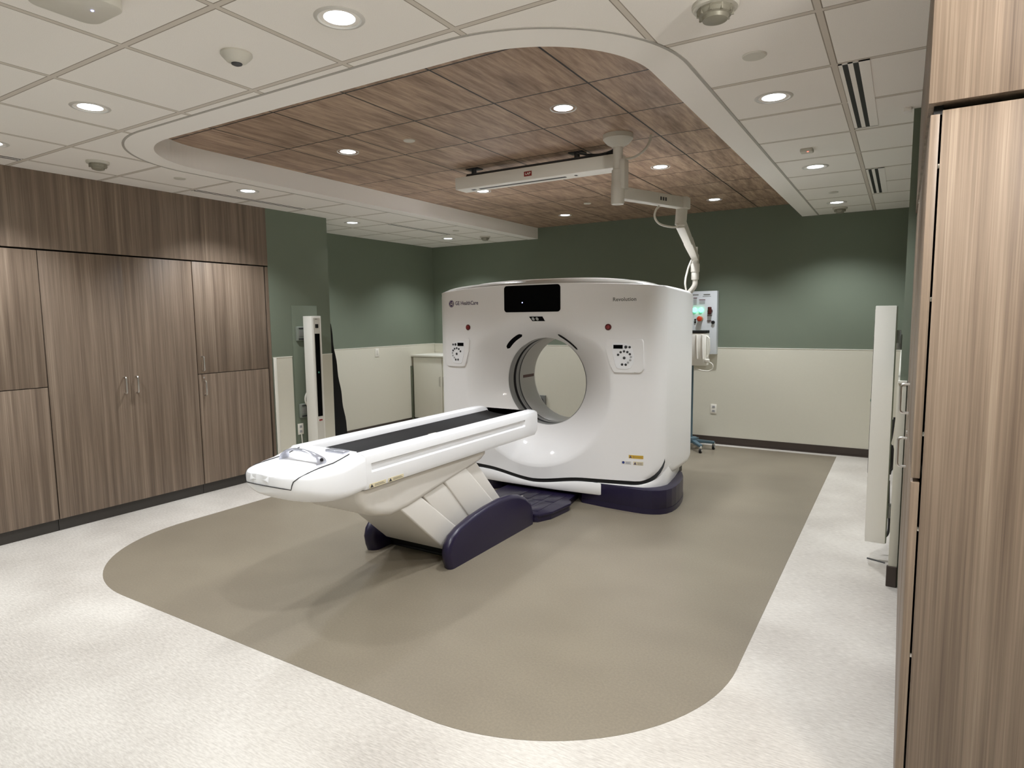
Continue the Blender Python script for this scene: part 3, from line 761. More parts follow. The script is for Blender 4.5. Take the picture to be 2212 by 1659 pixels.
# side seam on the right flank of the cover
# skirt: white lower band wrapping the foot of the gantry
def skirt_row(n=200):
    R = []
    for i in range(n+1):
        s = -1+2*i/n; x = 1.146*math.copysign(abs(s)**.9, s) if abs(s) < .9 else 1.146*math.copysign(.9**.9+(1-.9**.9)*math.sin((abs(s)-.9)/.1*PI/2), s)
        R.append(x)
    return R
xs = skirt_row()
def ysk(x):
    s = abs(x); y = 4.84+.07*(min(s, .95)/.95)**2
    if s > .93: q = min((s-.93)/.22, 1); y += .26*(1-math.sqrt(max(0, 1-q*q)))
    return y
def ztop(x):
    a = abs(x)
    z = zb(a)-.036
    if a > .90: q = min((a-.90)/.25, 1); z += .17*(1-math.sqrt(max(0, 1-q*q)))
    return z
def zbot(x):
    a = abs(x)
    if a < .84: return .098
    if a < .93: f = min(1, (a-.84)/.085); f = f*f*(3-2*f); return .098+.055*f
    q = (a-.93)/.22; return .153+.035*q*q
rws = []
for x in xs:
    a, b = zbot(x), max(ztop(x), zbot(x)+.02); y = ysk(x)
    rws.append([(GX+x, y+.08, a+.0), (GX+x, y+.004, a), (GX+x, y, a+.006), (GX+x, y, b-.006), (GX+x, y+.004, b), (GX+x, y+.10, b+.004)])
# continue along both flanks
def flank(sg):
    R = []
    for y in (5.2, 5.4, 5.6, 5.8):
        a = .188; b = ztop(1.15)
        x = sg*(1.146-.09*((y-5.1)/.7)**1.5)
        R.append([(GX+x-sg*.08, y, a), (GX+x-sg*.004, y, a), (GX+x, y, a+.006), (GX+x, y, b-.006), (GX+x-sg*.004, y, b), (GX+x-sg*.05, y, b+.004)])
    return R
rws = flank(-1)[::-1]+rws+flank(1)
MB().grid(rws).build('lower_skirt', M_white, gan, ang=40)
# black box standing in for the shaded cavity behind the skirt
MB().box(GX-1.00, GX+1.00, 5.06, 5.74, .05, .30).build('dark_cavity', M_black, gan, smooth=False)
# purple feet, left and right
for sg in (1, -1):
    x0, x1 = (.40, 1.215); pts = []
    P = [(x0, 4.98), (x0+.06, 4.90), (.70, 4.865), (.95, 4.85), (1.03, 4.852), (1.10, 4.868), (1.155, 4.90), (1.195, 4.95), (1.218, 5.02), (1.226, 5.11), (1.222, 5.22), (1.205, 5.35), (1.175, 5.48), (1.13, 5.60), (1.06, 5.71), (.96, 5.79), (x0, 5.82)]
    P = [(GX+sg*x, y) for x, y in P]
    m = MB().prism(P, 'z', .0, .045); 
    P2 = [(GX+(p[0]-GX)*.998, 4.86+(p[1]-4.86)*.998+.001) for p in P]
    m.prism(P2, 'z', .04, .20, .004)
    f = m.build('foot_cover', M_purple if sg > 0 else M_purple, gan)
MB().box(GX-1.08, GX+1.08, 5.18, 5.76, .17, .25, .01).build('base_frame', M_purplek, gan)

# ------------------------------------------------------------------ patient table
TX = -2.765; HWD = .305
tab = thing('patient_table', 'long white cantilevered patient table with black pad in front of the scanner', 'patient table', (TX, 3.6, 0))
def section(y, g, hw=HWD, zt_=.868, zb_=.668):
    """closed cross-section of the side shells, both sides joined under the deck"""
    r = [(.185, zt_-.028), (.200, zt_-.004), (.232, zt_+.004), (.236, zt_-.004), (.243, zt_-.004), (.247, zt_+.004), (hw-.025, zt_), (hw-.006, zt_-.010), (hw, zt_-.03),
         (hw, zt_-.052), (hw-g, zt_-.062), (hw-g, zt_-.092), (hw, zt_-.104), (hw, zb_+.03), (hw-.008, zb_+.006), (hw-.03, zb_), (0, zb_)]
    l = [(-x, z) for x, z in r[::-1][1:]]
    return [(TX+x, y, z) for x, z in r+l+[(-.18, .806), (-.09, .792), (0, .788), (.09, .792), (.18, .806)]]
rws = []
for y, g in ((2.48, 0), (2.52, 0), (2.545, .026), (4.165, .026), (4.195, 0), (4.36, 0)): rws.append(section(y, g))
rws.append(section(4.405, 0, HWD-.008, .862, .69)); rws.append(section(4.425, 0, HWD-.035, .85, .72))
MB().grid(rws, True, True).build('table_body', M_white2, tab, ang=40)
# nose
def nose_top(x, y):
    a = max(0, min(1, (2.50-y)/.472)); sc = (1-a**2.5)**(1/2.5)
    w = HWD*max(sc, .02); b_ = min(1, a/.4); ztp = .868-.030*b_*b_*(3-2*b_)-.012*a*a; zb_ = .668-.033*math.sin(PI*min(1, a*1.05))+.062*a**4; zc = (ztp+zb_)/2+.012; h = ztp-zc
    q = min(1, abs(x)/w); ne = 4.2+4.5*(1-a)**1.5; return zc+h*(1-q**ne)**(1/ne), w, zc, zb_
rws = []
for i in range(19):
    aa = math.sin(i/18*PI/2); y = 2.50-.472*aa
    if i == 18: y = 2.0285
    a = (2.5-y)/.472
    z, wd_, zc, zb_ = nose_top(0, y); row = []
    for k in range(48):
        t_ = 2*PI*k/48; c, s_ = math.cos(t_), math.sin(t_); n_ = 4.2+4.5*(1-a)**1.5 if s_ >= 0 else 2.4+6.3*(1-a)**2.2
        x = wd_*math.copysign(abs(c)**(2/n_), c); hh = (nose_top(0, y)[0]-zc) if s_ >= 0 else (zc-zb_)
        sh = 1.0
        row.append((TX+x*sh, y, zc+hh*math.copysign(abs(s_)**(2/n_), s_)))
    rws.append(row)
MB().grid(rws, True, True).build('nose_shell', M_white2, tab, ang=60)
rws = []
for i in range(23):
    y = 2.52-.486*math.sin(i/22*PI/2*.985); row = []
    for k in range(17):
        x = -.196+.392*k/16; x *= 1-.10*(i/22)**3
        z, wd_, zc, zb_ = nose_top(x, y)
        if abs(x) > wd_*.93: x = math.copysign(wd_*.93, x); z = nose_top(x, y)[0]
        row.append((TX+x, y, z+.0012))
    rws.append(row)
rws2 = rws+[[(p[0], p[1]-.006, p[2]-.03) for p in rws[-1]]]
mb = MB().grid(rws2)
for sgn in (0, -1): mb.grid([[(r[sgn][0], r[sgn][1], r[sgn][2]) for r in rws], [(r[sgn][0], r[sgn][1], r[sgn][2]-.008) for r in rws]])
mb.build('nose_cap', M_white2, tab, ang=50)
half = [(.200, 2.46, .866), (.2005, 2.407, .853), (.2012, 2.342, .8400), (.2014, 2.246, .8332), (.2075, 2.163, .8228), (.1998, 2.1115, .8086), (.1882, 2.0877, .7922), (.1835, 2.082, .7738), (.1736, 2.0838, .7505),
        (.1492, 2.0628, .7570), (.1062, 2.0415, .7647), (.0454, 2.028, .7690), (0, 2.0265, .770)]
pts = half+[(-x, y, z) for x, y, z in half[::-1][1:]]
MB().tube([(TX+x*1.004, y-.001, z+.0015) for x, y, z in pts], .0026, 6).build('nose_seam', M_seam, tab)
# pad
rws = []
for i in range(2):
    y = (2.55, 4.40)[i]
    rws.append([(TX+.195*math.sin(q*PI/2), y, .842-.030*math.cos(q*PI/2)**1.3) for q in [-1+2*k/16 for k in range(17)]])
m = MB().grid(rws); m.build('cradle_pad', M_pad, tab)
MB().box(TX-.17, TX+.17, 2.50, 2.60, .822, .842, .004).build('pad_end_strip', M_black, tab)
MB().box(TX+.02, TX+.165, 2.45, 2.50, .862, .879, .005).build('latch', M_silver, tab)
MB().box(TX-.15, TX+.0, 2.47, 2.50, .862, .874, .004).build('latch', M_white2, tab)
MB().box(TX+.03, TX+.05, 3.35, 3.43, .8165, .8185).build('pad_tag', M_lab, tab)
# silver handle bow on the nose
m = MB(); rws = []
for i in range(33):
    t_ = PI*i/32; x = .150*math.cos(t_)*-1; h = .068*math.sin(t_)**.8
    ex = abs(math.cos(t_))**3
    y = 2.272+.015*math.sin(t_); wy = .009+.026*ex
    # flat band, wider and swept back at the feet
    z = .836+h
    nx, nz = -math.cos(t_), math.sin(t_)
    yc = y+.035*ex
    rws.append([(TX+x, yc-wy, z-.0), (TX+x+nx*.006, yc-wy*.6, z+nz*.007), (TX+x+nx*.006, yc+wy*.6, z+nz*.007), (TX+x, yc+wy, z), (TX+x-nx*.007, yc+wy*.5, z-nz*.007), (TX+x-nx*.007, yc-wy*.5, z-nz*.007)])
m.grid(rws, True, True); m.build('handle', M_silver, tab, ang=60)
MB().cyl((TX+.143, 2.305, .858), (TX+.158, 2.305, .862), .009, n=18).build('release_button', M_purplek, tab)
# labels low on the flank
for y0, y1 in ((2.50, 2.63), (2.65, 2.78)):
    o = MB().box(TX+HWD-.001, TX+HWD+.001, y0, y1, .678, .702).build('warning_label', M_tan, tab, smooth=False)
    MB().prism([(y0+.004, .681), (y0+.03, .681), (y0+.017, .699)], 'x', TX+HWD, TX+HWD+.0016).box(TX+HWD, TX+HWD+.0016, y0+.04, y1-.01, .685, .687).box(TX+HWD, TX+HWD+.0016, y0+.04, y1-.02, .692, .694).build('symbol', M_dark, o, smooth=False)
# hull under the table
hull = [(2.44, .664), (2.46, .60), (2.50, .54), (2.58, .49), (2.70, .455), (2.85, .462), (3.05, .50), (3.35, .555), (3.56, .59), (3.66, .61), (3.715, .64), (3.72, .664)]
rws = []
def hull_row(x, ins):
    cy, cz = 3.08, .66
    return [(TX+x, cy+(y-cy)*(1-ins*.10), min(.664, cz+(z-cz)*(1-ins*.25))) for y, z in hull]
prof = [(-.27, 1), (-.268, .6), (-.262, .3), (-.25, .1), (-.225, 0), (0, 0), (.225, 0), (.25, .1), (.262, .3), (.268, .6), (.27, 1)]
MB().grid([hull_row(x, i) for x, i in prof], False, True).build('under_cover', M_beige, tab, ang=50)
MB().box(TX-.24, TX+.24, 2.5, 3.70, .655, .672, .002).build('cover_gasket', M_seam, tab)
# slanted telescoping column: sheared slabs
def slab(name, y0t, y1t, y0b, y1b, zt_, zb_, hw, m_, bev=.012, top=None):
    P = [(y0t, zt_), (y1t, top if top else zt_), (y1b, zb_), (y0b, zb_)]
    return MB().prism(P, 'x', TX-hw, TX+hw, bev, 3).build(name, m_, tab)
slab('column_cover', 2.76, 2.97, 3.22, 3.50, .50, .085, .262, M_beige, .012, .52)
slab('column_cover', 2.985, 3.20, 3.40, 3.75, .53, .10, .256, M_beige, .006, .55)
slab('column_cover', 3.205, 3.455, 3.61, 3.98, .56, .10, .264, M_beige, .012, .60)
slab('column_cover', 3.465, 3.585, 3.87, 4.06, .60, .10, .252, M_beige, .008, .62)
slab('column_core', 2.90, 3.50, 3.40, 4.00, .55, .08, .235, M_seam, .002)
MB().box(TX-.31, TX+.31, 3.30, 4.15, .016, .09, .01).build('base_frame', M_black, tab)
# purple side feet
side = [(3.13, .0), (3.11, .05), (3.10, .11), (3.115, .165), (3.16, .215), (3.24, .25), (3.38, .283), (3.56, .305), (3.74, .315), (3.88, .308), (4.0, .28), (4.10, .235), (4.18, .17), (4.21, .10), (4.215, .04), (4.21, .0)]
for sg in (1, -1):
    cyc, czc = 3.66, .02; rws = []
    for x, ins in ((.292, .22), (.305, .11), (.325, .03), (.345, .0), (.362, .04), (.370, .10), (.374, .18)):
        rws.append([(TX+sg*x, cyc+(y-cyc)*(1-ins*.35), czc+(z-czc)*(1-ins*.55) if z > .02 else z) for y, z in side])
    MB().grid(rws, False, True).build('foot_cover', M_purple, tab, ang=50)
MB().box(TX-.33, TX+.33, 3.3, 4.18, .0, .018, .004).build('floor_plate', M_purplek, tab)
# dock plate between table and gantry
P = [(TX-.27, 4.225), (TX+.36, 4.225), (TX+.40, 4.24), (TX+.455, 4.36)] + arc(TX+.37, 4.62, .11, 0, 60, 5) + [(TX+.38, 5.02), (TX-.30, 5.02)]
m = MB().prism(P, 'z', .045, .068, .005)
P2 = [(TX+(x-TX)*.97, y) for x, y in P]
m.prism(P2, 'z', 0, .048, .004)
dk = m.build('dock_plate', M_purple, gan)
m = MB()
for a in (-.1, .02, .14, .26): m.box(TX+a, TX+a+.09, 4.30, 4.55, .067, .071, .002).box(TX+a, TX+a+.09, 4.58, 4.82, .067, .071, .002)
m.build('tread_panel', M_purple, dk)
MB().box(TX+.02, TX+.035, 4.60, 4.615, .071, .074).build('screw', M_lab, dk)

# ------------------------------------------------------------------ positioning laser posts and bar
def post(x0, x1, y0, y1, z0, z1, face, label):
    t = thing('laser_post', label, 'laser post', ((x0+x1)/2, (y0+y1)/2, z0), 'wall laser posts')
    MB().box(x0, x1, y0, y1, z0, z1, .004).build('housing', M_post, t)
    xf = x1 if face > 0 else x0; e = .002*face
    a, b = sorted((xf, xf+e)); ys = (y0+.035, y1-.030)
    MB().box(a, b, ys[0]-.012, ys[1]+.012, z0+.02, z1-.02).build('face_plate', M_plasg, t, smooth=False)
    a, b = sorted((xf+e, xf+2*e))
    MB().box(a, b, ys[0], ys[1], .58, 1.46).build('laser_slot', M_glassk, t, smooth=False)
    MB().box(a, b, ys[0]+.01, ys[1]-.012, 1.52, 1.56).build('laser_aperture', M_black, t, smooth=False)
    MB().box(a, b, ys[0]+.008, ys[1]-.02, 1.61, 1.615).build('screw_slot', M_dark, t, smooth=False)
    lb = MB().box(a, b, ys[0]+.004, ys[1]-.002, .525, .555).build('label', M_lab, t, smooth=False)
    MB().box(min(a, b+e), max(a, b+e), ys[0]+.01, ys[1]-.008, .530, .548).build('label_text_block', M_red, lb, smooth=False)
    MB().lathe((xf+1.2*e, (ys[0]+ys[1])/2, 1.05), [(.010, 0), (.010, .004*face), (0, .006*face)], 16, 'x').build('lens', mat('green laser lens', srgb(70, 140, 120), .2), t)
    return t
LY = 4.60
pl = post(-5.405, -5.275, LY, LY+.128, .06, 1.645, 1, 'white upright laser post with a black slot on the left green pier')
pr = post(-.150, -.036, LY, LY+.125, .135, 1.652, -1, 'tall pale laser post on the right, seen from its blank side')
for z in (1.22, .30): MB().box(XL+.006, -5.40, LY+.075, LY+.12, z, z+.08, .003).build('bracket', M_plate, pl)
for z in (1.42, .30): MB().box(-.04, -.007, LY+.03, LY+.10, z, z+.08, .003).build('bracket', M_plate, pr)
# right post dark edge strip
MB().box(-.0365, -.030, LY+.004, LY+.12, .14, 1.648).build('side_strip', M_plugs, pr, smooth=False)

BY0, BY1, BX0, BX1, BZ0, BZ1 = 4.53, 4.69, -3.33, -1.83, 2.70, 2.80
t = thing('ceiling_laser_bar', 'long white laser bar with a red label hung under the wood ceiling', 'laser bar', (-2.58, 4.61, HW))
MB().box(BX0, BX1, BY0, BY1, BZ0, BZ1, .005).build('housing', M_post, t)
MB().box(BX0+.20, BX0+1.02, BY0+.065, BY0+.095, BZ0-.002, BZ0+.001).build('laser_slot', M_dark, t, smooth=False)
MB().box(BX0+.12, BX0+.16, BY0+.065, BY0+.095, BZ0-.002, BZ0+.001).box(BX0+1.10, BX0+1.12, BY0+.06, BY0+.09, BZ0-.002, BZ0).build('laser_aperture', M_dark, t, smooth=False)
lb = MB().box(-2.645, -2.575, BY0-.002, BY0, 2.728, 2.766).build('label', M_red, t, smooth=False)
me = text_mesh('LAP', .026, .0003, 0, 1, .0006); m = MB().mesh(me); m.map(lambda p: (-2.61+p.x*1.15, BY0-.003-p.z, 2.747+p.y)); m.build('label_text', M_lab, lb)
MB().box(BX0+.10, BX1-.05, BY0+.03, BY0+.05, BZ1+.010, BZ1+.024).build('mounting_rail', M_dark, t, smooth=False)
for x in (BX0+.15, BX1-.38):
    m = MB().box(x-.05, x+.05, BY0+.02, BY1-.03, BZ1-.001, BZ1+.012, .002)
    m.cyl((x, BY0+.07, BZ1), (x, BY0+.07, HW), .022, n=18).box(x-.06, x+.06, BY0+.03, BY1-.04, HW-.008, HW, .002)
    m.build('hanger', M_cord, t)
m = MB(); m.tube([(-2.18+.02*i, BY0+.05+.004*math.sin(i), HW-.02-.025*math.sin(i/18*PI)) for i in range(19)], .006, 8)
m.tube([(-2.18+.018*i, BY0+.02+.003*math.sin(i*1.3), HW-.02-.04*math.sin(i/18*PI)) for i in range(19)], .005, 8)
m.build('cable', M_cord, t)

# ------------------------------------------------------------------ ceiling pole with jointed arm
PX, PY = -1.765, 4.335
t = thing('ceiling_boom', 'pale ceiling-hung pole with a jointed arm reaching over the scanner', 'ceiling arm', (PX, PY, HW))
MB().lathe((PX, PY, HW), [(.105, 0), (.105, -.03), (.100, -.036), (.078, -.060), (.045, -.078), (.040, -.085), (0, -.085)], 40).build('ceiling_plate', M_plasg, t)
MB().lathe((PX, PY, 0), [(0, HW-.07), (.034, HW-.07), (.034, 2.635), (.043, 2.630), (.044, 2.54), (.047, 2.535), (.047, 2.405), (.043, 2.395), (0, 2.395)], 32).build('pole', M_plasg, t)
m = MB(); m.tube([(PX+.035, PY, 2.70), (PX+.10, PY+.06, 2.72), (PX+.16, PY+.10, 2.77), (PX+.19, PY+.12, 2.83), (PX+.195, PY+.125, HW)], .009, 10, sm=5); m.build('cable', M_plasg, t)
MB().box(PX+.02, PX+.062, PY-.03, PY+.05, 2.50, 2.70, .006).build('cable_box', M_plasg, t)
def beam(mb, a, b, w, h, w2=None, h2=None, bev=.008):
    a, b = Vector(a), Vector(b); d = (b-a); L = d.length; d.normalize()
    sd = d.cross(Vector((0, 0, 1))).normalized(); up = sd.cross(d)
    w2 = w2 or w; h2 = h2 or h; t_ = bmesh.new(); V = []
    for p, ww, hh in ((a, w, h), (b, w2, h2)):
        for sx, sz in ((-1, -1), (1, -1), (1, 1), (-1, 1)): V.append(t_.verts.new(p+sd*sx*ww/2+up*sz*hh/2))
    for f in ((3, 2, 1, 0), (4, 5, 6, 7), (0, 1, 5, 4), (1, 2, 6, 5), (2, 3, 7, 6), (3, 0, 4, 7)): t_.faces.new([V[i] for i in f])
    bmesh.ops.recalc_face_normals(t_, faces=list(t_.faces)); mb._take(t_, bev, 2)
A0 = Vector((PX+.01, PY+.03, 2.475)); A1 = Vector((-1.505, 5.02, 2.475))
m = MB(); beam(m, A0, A1, .075, .085); m.build('upper_arm', M_plasg, t)
m = MB(); q = A0.lerp(A1, .52); q2 = A0.lerp(A1, .74); beam(m, q, q2, .080, .062, bev=.003); ul = m.build('label_plate', M_plas, t)
m = MB(); 
d = (A1-A0).normalized(); sd = d.cross(Vector((0, 0, 1))).normalized()
for f in (.56, .60, .635):
    c = A0.lerp(A1, f)+sd*.0415; m.prism([(0, 0), (.02, 0), (.01, .024)], 'z', 0, .001)
m = MB()
for f in (.55, .59, .63):
    c = A0.lerp(A1, f)+sd*.041; beam(m, c-Vector((0, 0, .0)), c+d*.016, .002, .026, bev=0)
m.build('symbol', M_dark, ul)
A2 = Vector((-1.525, 5.04, 2.33))
MB().cyl(A1+Vector((0, 0, .045)), A2-Vector((0, 0, .02)), .044, n=24, bevel=.006).box(A1.x-.05, A1.x+.05, A1.y-.05, A1.y+.05, 2.43, 2.52, .01).build('elbow', M_plasg, t)
A3 = Vector((-1.665, 5.98, 2.135))
mid = A2.lerp(A3, .5)
m = MB(); beam(m, A2, mid, .07, .085, .065, .075); beam(m, mid-(A3-A2)*.03, A3, .075, .07, .06, .055); beam(m, A2+Vector((0, 0, .05)), A3+Vector((0, 0, .02)), .03, .03)
m.build('spring_arm', M_plas, t)
m = MB().cyl(A3+Vector((0, 0, .10)), A3+Vector((0, 0, .02)), .02, n=16).cyl(A3+Vector((0, 0, .03)), A3+Vector((0, 0, -.06)), .032, n=20, bevel=.004).cyl(A3+Vector((0, 0, -.05)), A3+Vector((0, 0, -.13)), .040, n=24, bevel=.006).cyl(A3+Vector((0, 0, -.125)), A3+Vector((0, 0, -.20)), .034, n=24, bevel=.005)
m.build('swivel', M_plas, t)
m = MB().tube([A3+Vector((0, 0, -.19)), A3+Vector((0, 0, -.24)), A3+Vector((-.02, 0, -.28)), A3+Vector((-.07, 0, -.34)), A3+Vector((-.11, 0, -.42)), A3+Vector((-.12, 0, -.55))], .024, 14, sm=5)
m.build('drop_tube', M_plas, t)
m = MB()
m.tube([A0.lerp(A1, .60)+Vector((0, 0, -.05)), A0.lerp(A1, .55)+Vector((0, 0, -.08)), A0.lerp(A1, .53)+Vector((0, 0, -.13)), A0.lerp(A1, .60)+Vector((0, 0, -.175)), A0.lerp(A1, .75)+Vector((0, 0, -.19)), A0.lerp(A1, .9)+Vector((0, 0, -.185)), A2+Vector((-.02, -.02, .0))], .008, 10, sm=6)
m.tube([A2.lerp(A3, .88)+Vector((-.01, -.03, -.05)), A2.lerp(A3, .86)+Vector((-.05, 0, -.14)), A2.lerp(A3, .85)+Vector((-.07, 0, -.27)), A2.lerp(A3, .86)+Vector((-.05, .05, -.42))], .009, 10, sm=6)
m.build('cable', M_cordw, t)

# ------------------------------------------------------------------ back wall control plate, outlets
W = YB-.006
t = thing('wall_control_plate', 'white shutdown control plate with two green lights on the back wall', 'control panel', (-2.14, W, 1.5))
MB().box(-2.44, -1.945, W-.09, W, 1.13, 1.905, .004).build('plate', M_panelw, t)
F = W-.09
for x in (-2.213, -2.135):
    MB().lathe((x, F, 1.675), [(.030, 0), (.030, -.006), (.024, -.010), (.022, -.022), (.012, -.026), (0, -.027)], 24, 'y').build('pilot_light', M_gled, t)
k = MB().lathe((-2.14, F, 1.567), [(.032, 0), (.032, -.02), (.026, -.024)], 24, 'y').build('emergency_button', mat('tan collar', srgb(176, 150, 104), .5), t)
MB().lathe((-2.14, F, 1.567), [(.024, -.022), (.032, -.045), (.032, -.060), (.02, -.068), (0, -.068)], 24, 'y').build('push_cap', M_orange, k)
m = MB().lathe((-2.025, F, 1.66), [(.03, 0), (.03, -.02), (0, -.022)], 24, 'y'); m.box(-2.045, -2.0, F-.06, F-.02, 1.615, 1.712, .014, 3); m.build('breaker_handle', M_dred, t)
MB().lathe((-1.985, F, 1.522), [(.020, 0), (.020, -.024), (0, -.026)], 20, 'y').build('knob', M_black, t)
MB().lathe((-2.205, F, 1.555), [(.012, 0), (.012, -.012), (0, -.013)], 16, 'y').build('key_switch', M_black, t)
MB().lathe((-2.205, F, 1.525), [(.012, 0), (.012, -.012), (0, -.013)], 16, 'y').build('key_switch', M_black, t)
for x0, x1, z0, z1 in ((-2.165, -2.085, 1.745, 1.805), (-2.235, -2.185, 1.735, 1.83), (-2.065, -2.00, 1.51, 1.545), (-2.06, -2.0, 1.60, 1.61)):
    o = MB().box(x0, x1, F-.0015, F, z0, z1).build('printed_label', M_panelw, t, smooth=False)
    MB().box(x0+.002, x1-.002, F-.0025, F-.001, z1-.010, z1-.002).build('label_stripe', M_redk, o, smooth=False)
    m = MB(); z = z0+.006
    while z < z1-.016: m.box(x0+.006, x1-.008, F-.0025, F-.001, z, z+.0035); z += .010
    m.build('small_print', M_inkg, o, smooth=False)
m = MB().box(-2.11, -2.03, F-.0015, F-.0005, 1.855, 1.868).box(-2.24, -2.17, F-.0015, F-.0005, 1.856, 1.867).box(-2.12, -2.02, F-.0015, F-.0005, 1.838, 1.843).build('heading_print', M_inkg, t, smooth=False)
def outlet(name, x, y, z, axis, sg, label, cat='outlet', w_=.072, h_=.118, slots=True):
    t = thing(name, label, cat, (x, y, z), None)
    m = MB()
    if axis == 'y': m.box(x-w_/2, x+w_/2, min(y, y+sg*.007), max(y, y+sg*.007), z-h_/2, z+h_/2, .002)
    else: m.box(min(x, x+sg*.007), max(x, x+sg*.007), y-w_/2, y+w_/2, z-h_/2, z+h_/2, .002)
    m.build('cover_plate', M_lab, t)
    for dz in ((-.026, .026) if slots else (0,)):
        m = MB(); 
        if axis == 'y': m.box(x-.017, x+.017, min(y+sg*.007, y+sg*.009), max(y+sg*.007, y+sg*.009), z+dz-.015, z+dz+.015, .003)
        else: m.box(min(x+sg*.007, x+sg*.009), max(x+sg*.007, x+sg*.009), y-.017, y+.017, z+dz-(.015 if slots else .033), z+dz+(.015 if slots else .033), .0009)
        s_ = m.build('socket' if slots else 'rocker', M_grey if slots else M_plas, t)
        if slots:
            m = MB()
            for q in (-.006, .006):
                if axis == 'y': m.box(x+q-.0015, x+q+.0015, y+sg*.009-.0006, y+sg*.009+.0006, z+dz-.004, z+dz+.008)
                else: m.box(x+sg*.009-.0006, x+sg*.009+.0006, y+q-.0015, y+q+.0015, z+dz-.004, z+dz+.008)
            m.build('slots', M_dark, s_, smooth=False)
    return t
outlet('wall_outlet', -1.98, W, .44, 'y', -1, 'white duplex outlet low on the cream back wall')
outlet('light_switch', XA+.006, 6.735, 1.13, 'x', 1, 'white light switch on the cream alcove wall', 'switch', slots=False)
outlet('wall_outlet', XL+.006, 4.565, .44, 'x', 1, 'white outlet low on the green pier beside the laser post')
for z, lab_ in ((1.46, 'grey surface box on the green pier behind the top of the laser post'), (.635, 'grey surface box with cables behind the lower laser post')):
    t = thing('junction_box', lab_, 'junction box', (XL+.006, 4.60, z), 'surface boxes behind the left laser post')
    MB().box(XL+.006, XL+.036, 4.555, 4.665, z-.075, z+.075, .006, 3).build('housing', M_plasg if 0 else mat('green-grey box', srgb(128, 134, 124), .5), t)
    MB().box(XL+.036, XL+.040, 4.575, 4.63, z-.03, z+.035, .002).build('socket', M_plate, t)
    MB().box(XL+.036, XL+.041, 4.575, 4.64, z+.05, z+.062, .001).box(XL+.036, XL+.041, 4.57, 4.65, z-.065, z-.048, .001).build('clip', M_cord, t)
t = MB().tube([(XL+.03, 4.66, .80), (XL+.05, 4.64, .83), (XL+.055, 4.61, .79), (XL+.062, 4.60, .74), (XL+.062, 4.62, .70), (XL+.062, 4.645, .66), (XL+.062, 4.65, .58), (XL+.045, 4.68, .52)], .009, 10, sm=5)
tag(t.build('power_cable', M_cordw, origin=(XL+.03, 4.66, .45)), 'white cable looped behind the lower part of the left laser post', 'cable')
tag(MB().tube([(XL+.02, 4.565, .39), (XL+.02, 4.57, .30), (XL+.02, 4.572, .15), (XL+.02, 4.575, .02)], .006, 8).build('power_cable', M_cordw, origin=(XL+.02, 4.57, 0)), 'thin white cable dropping from the outlet on the green pier', 'cable')
t = thing('wall_port', 'grey plate with a black round port on the back wall, seen through the scanner bore', 'wall port', (-4.43, W, .38))
MB().box(-4.55, -4.365, W-.04, W, .28, .48, .003).build('plate', mat('grey port plate', srgb(112, 112, 108), .5), t)
MB().lathe((-4.46, W-.04, .385), [(.07, 0), (.07, -.03), (.05, -.035), (0, -.036)], 28, 'y').build('port', M_black, t)

# right pier: cables and bracket box behind the right post
m = MB()
rnd = random.Random(3)
for k_ in range(5):
    y = 4.80+.03*k_; m.tube([(-.02-.006*k_, y, .93-.02*k_), (-.03-.01*k_, y-.01, .80), (-.05+.008*k_, y, .68), (-.03, y+.01, .60-.02*k_)], .006, 8, sm=4)
m.tube([(-.03, 4.83, .70), (-.085, 4.80, .62), (-.115, 4.80, .55), (-.09, 4.81, .50), (-.03, 4.83, .48)], .006, 8, sm=5)
m.tube([(-.025, 4.82, .74), (-.002-.012, 4.80, .68), (-.012, 4.80, .60), (-.04, 4.81, .56)], .006, 8, sm=5)
m.tube([(-.035, 4.83, .50), (-.03, 4.82, .35), (-.02, 4.82, .22), (-.025, 4.82, .14), (-.05, 4.82, .11), (-.07, 4.82, .13)], .008, 8, sm=5)
tag(m.build('cable_bundle', M_cord, origin=(-.03, 4.82, .1)), 'tangle of dark cables hanging behind the right laser post', 'cables')
t = thing('junction_box', 'small dark box on the green wall behind the top of the right laser post', 'junction box', (-.02, 4.88, 1.40))
MB().box(-.035, 0, 4.84, 4.93, 1.37, 1.47, .005).build('housing', M_plate, t)
MB().box(-.040, -.035, 4.85, 4.90, 1.39, 1.45, .002).build('socket', M_black, t)

# ------------------------------------------------------------------ alcove cabinet, leaning pad
CX0, CX1, CY0, CY1 = -6.385, -5.2, 7.48, 8.05
t = thing('base_cabinet', 'low pale cabinet with a white top in the far left corner behind the scanner', 'cabinet', ((CX0+CX1)/2, 7.77, 0))
MB().box(CX0+.02, CX1, CY0+.02, CY1, .09, 1.03).build('body', M_cream, t, smooth=False)
MB().box(CX0+.06, CX1, CY0+.06, CY1, 0, .09).build('toe_kick', M_base, t, smooth=False)
MB().box(CX0-.005, CX1+.01, CY0-.012, CY1, 1.03, 1.062, .006).build('countertop', M_creamcap, t)
for a, b, hx_ in ((CX0+.03, -5.81, -5.84), (-5.80, CX1-.01, -5.77)):
    d = MB().box(a, b, CY0, CY0+.02, .10, 1.02, .002).build('door', M_cream, t)
    m = MB(); m.tube([(hx_, CY0, .60), (hx_, CY0-.03, .60), (hx_, CY0-.03, .74), (hx_, CY0, .74)], .005, 8); m.build('handle', M_steel, d)
MB().box(CX0-.012, CX0+.012, CY0-.025, CY0+.01, .06, .89, .002).build('side_shadow', M_plugs, t)  # olive slab drawn for the shadow in the gap beside the cabinet
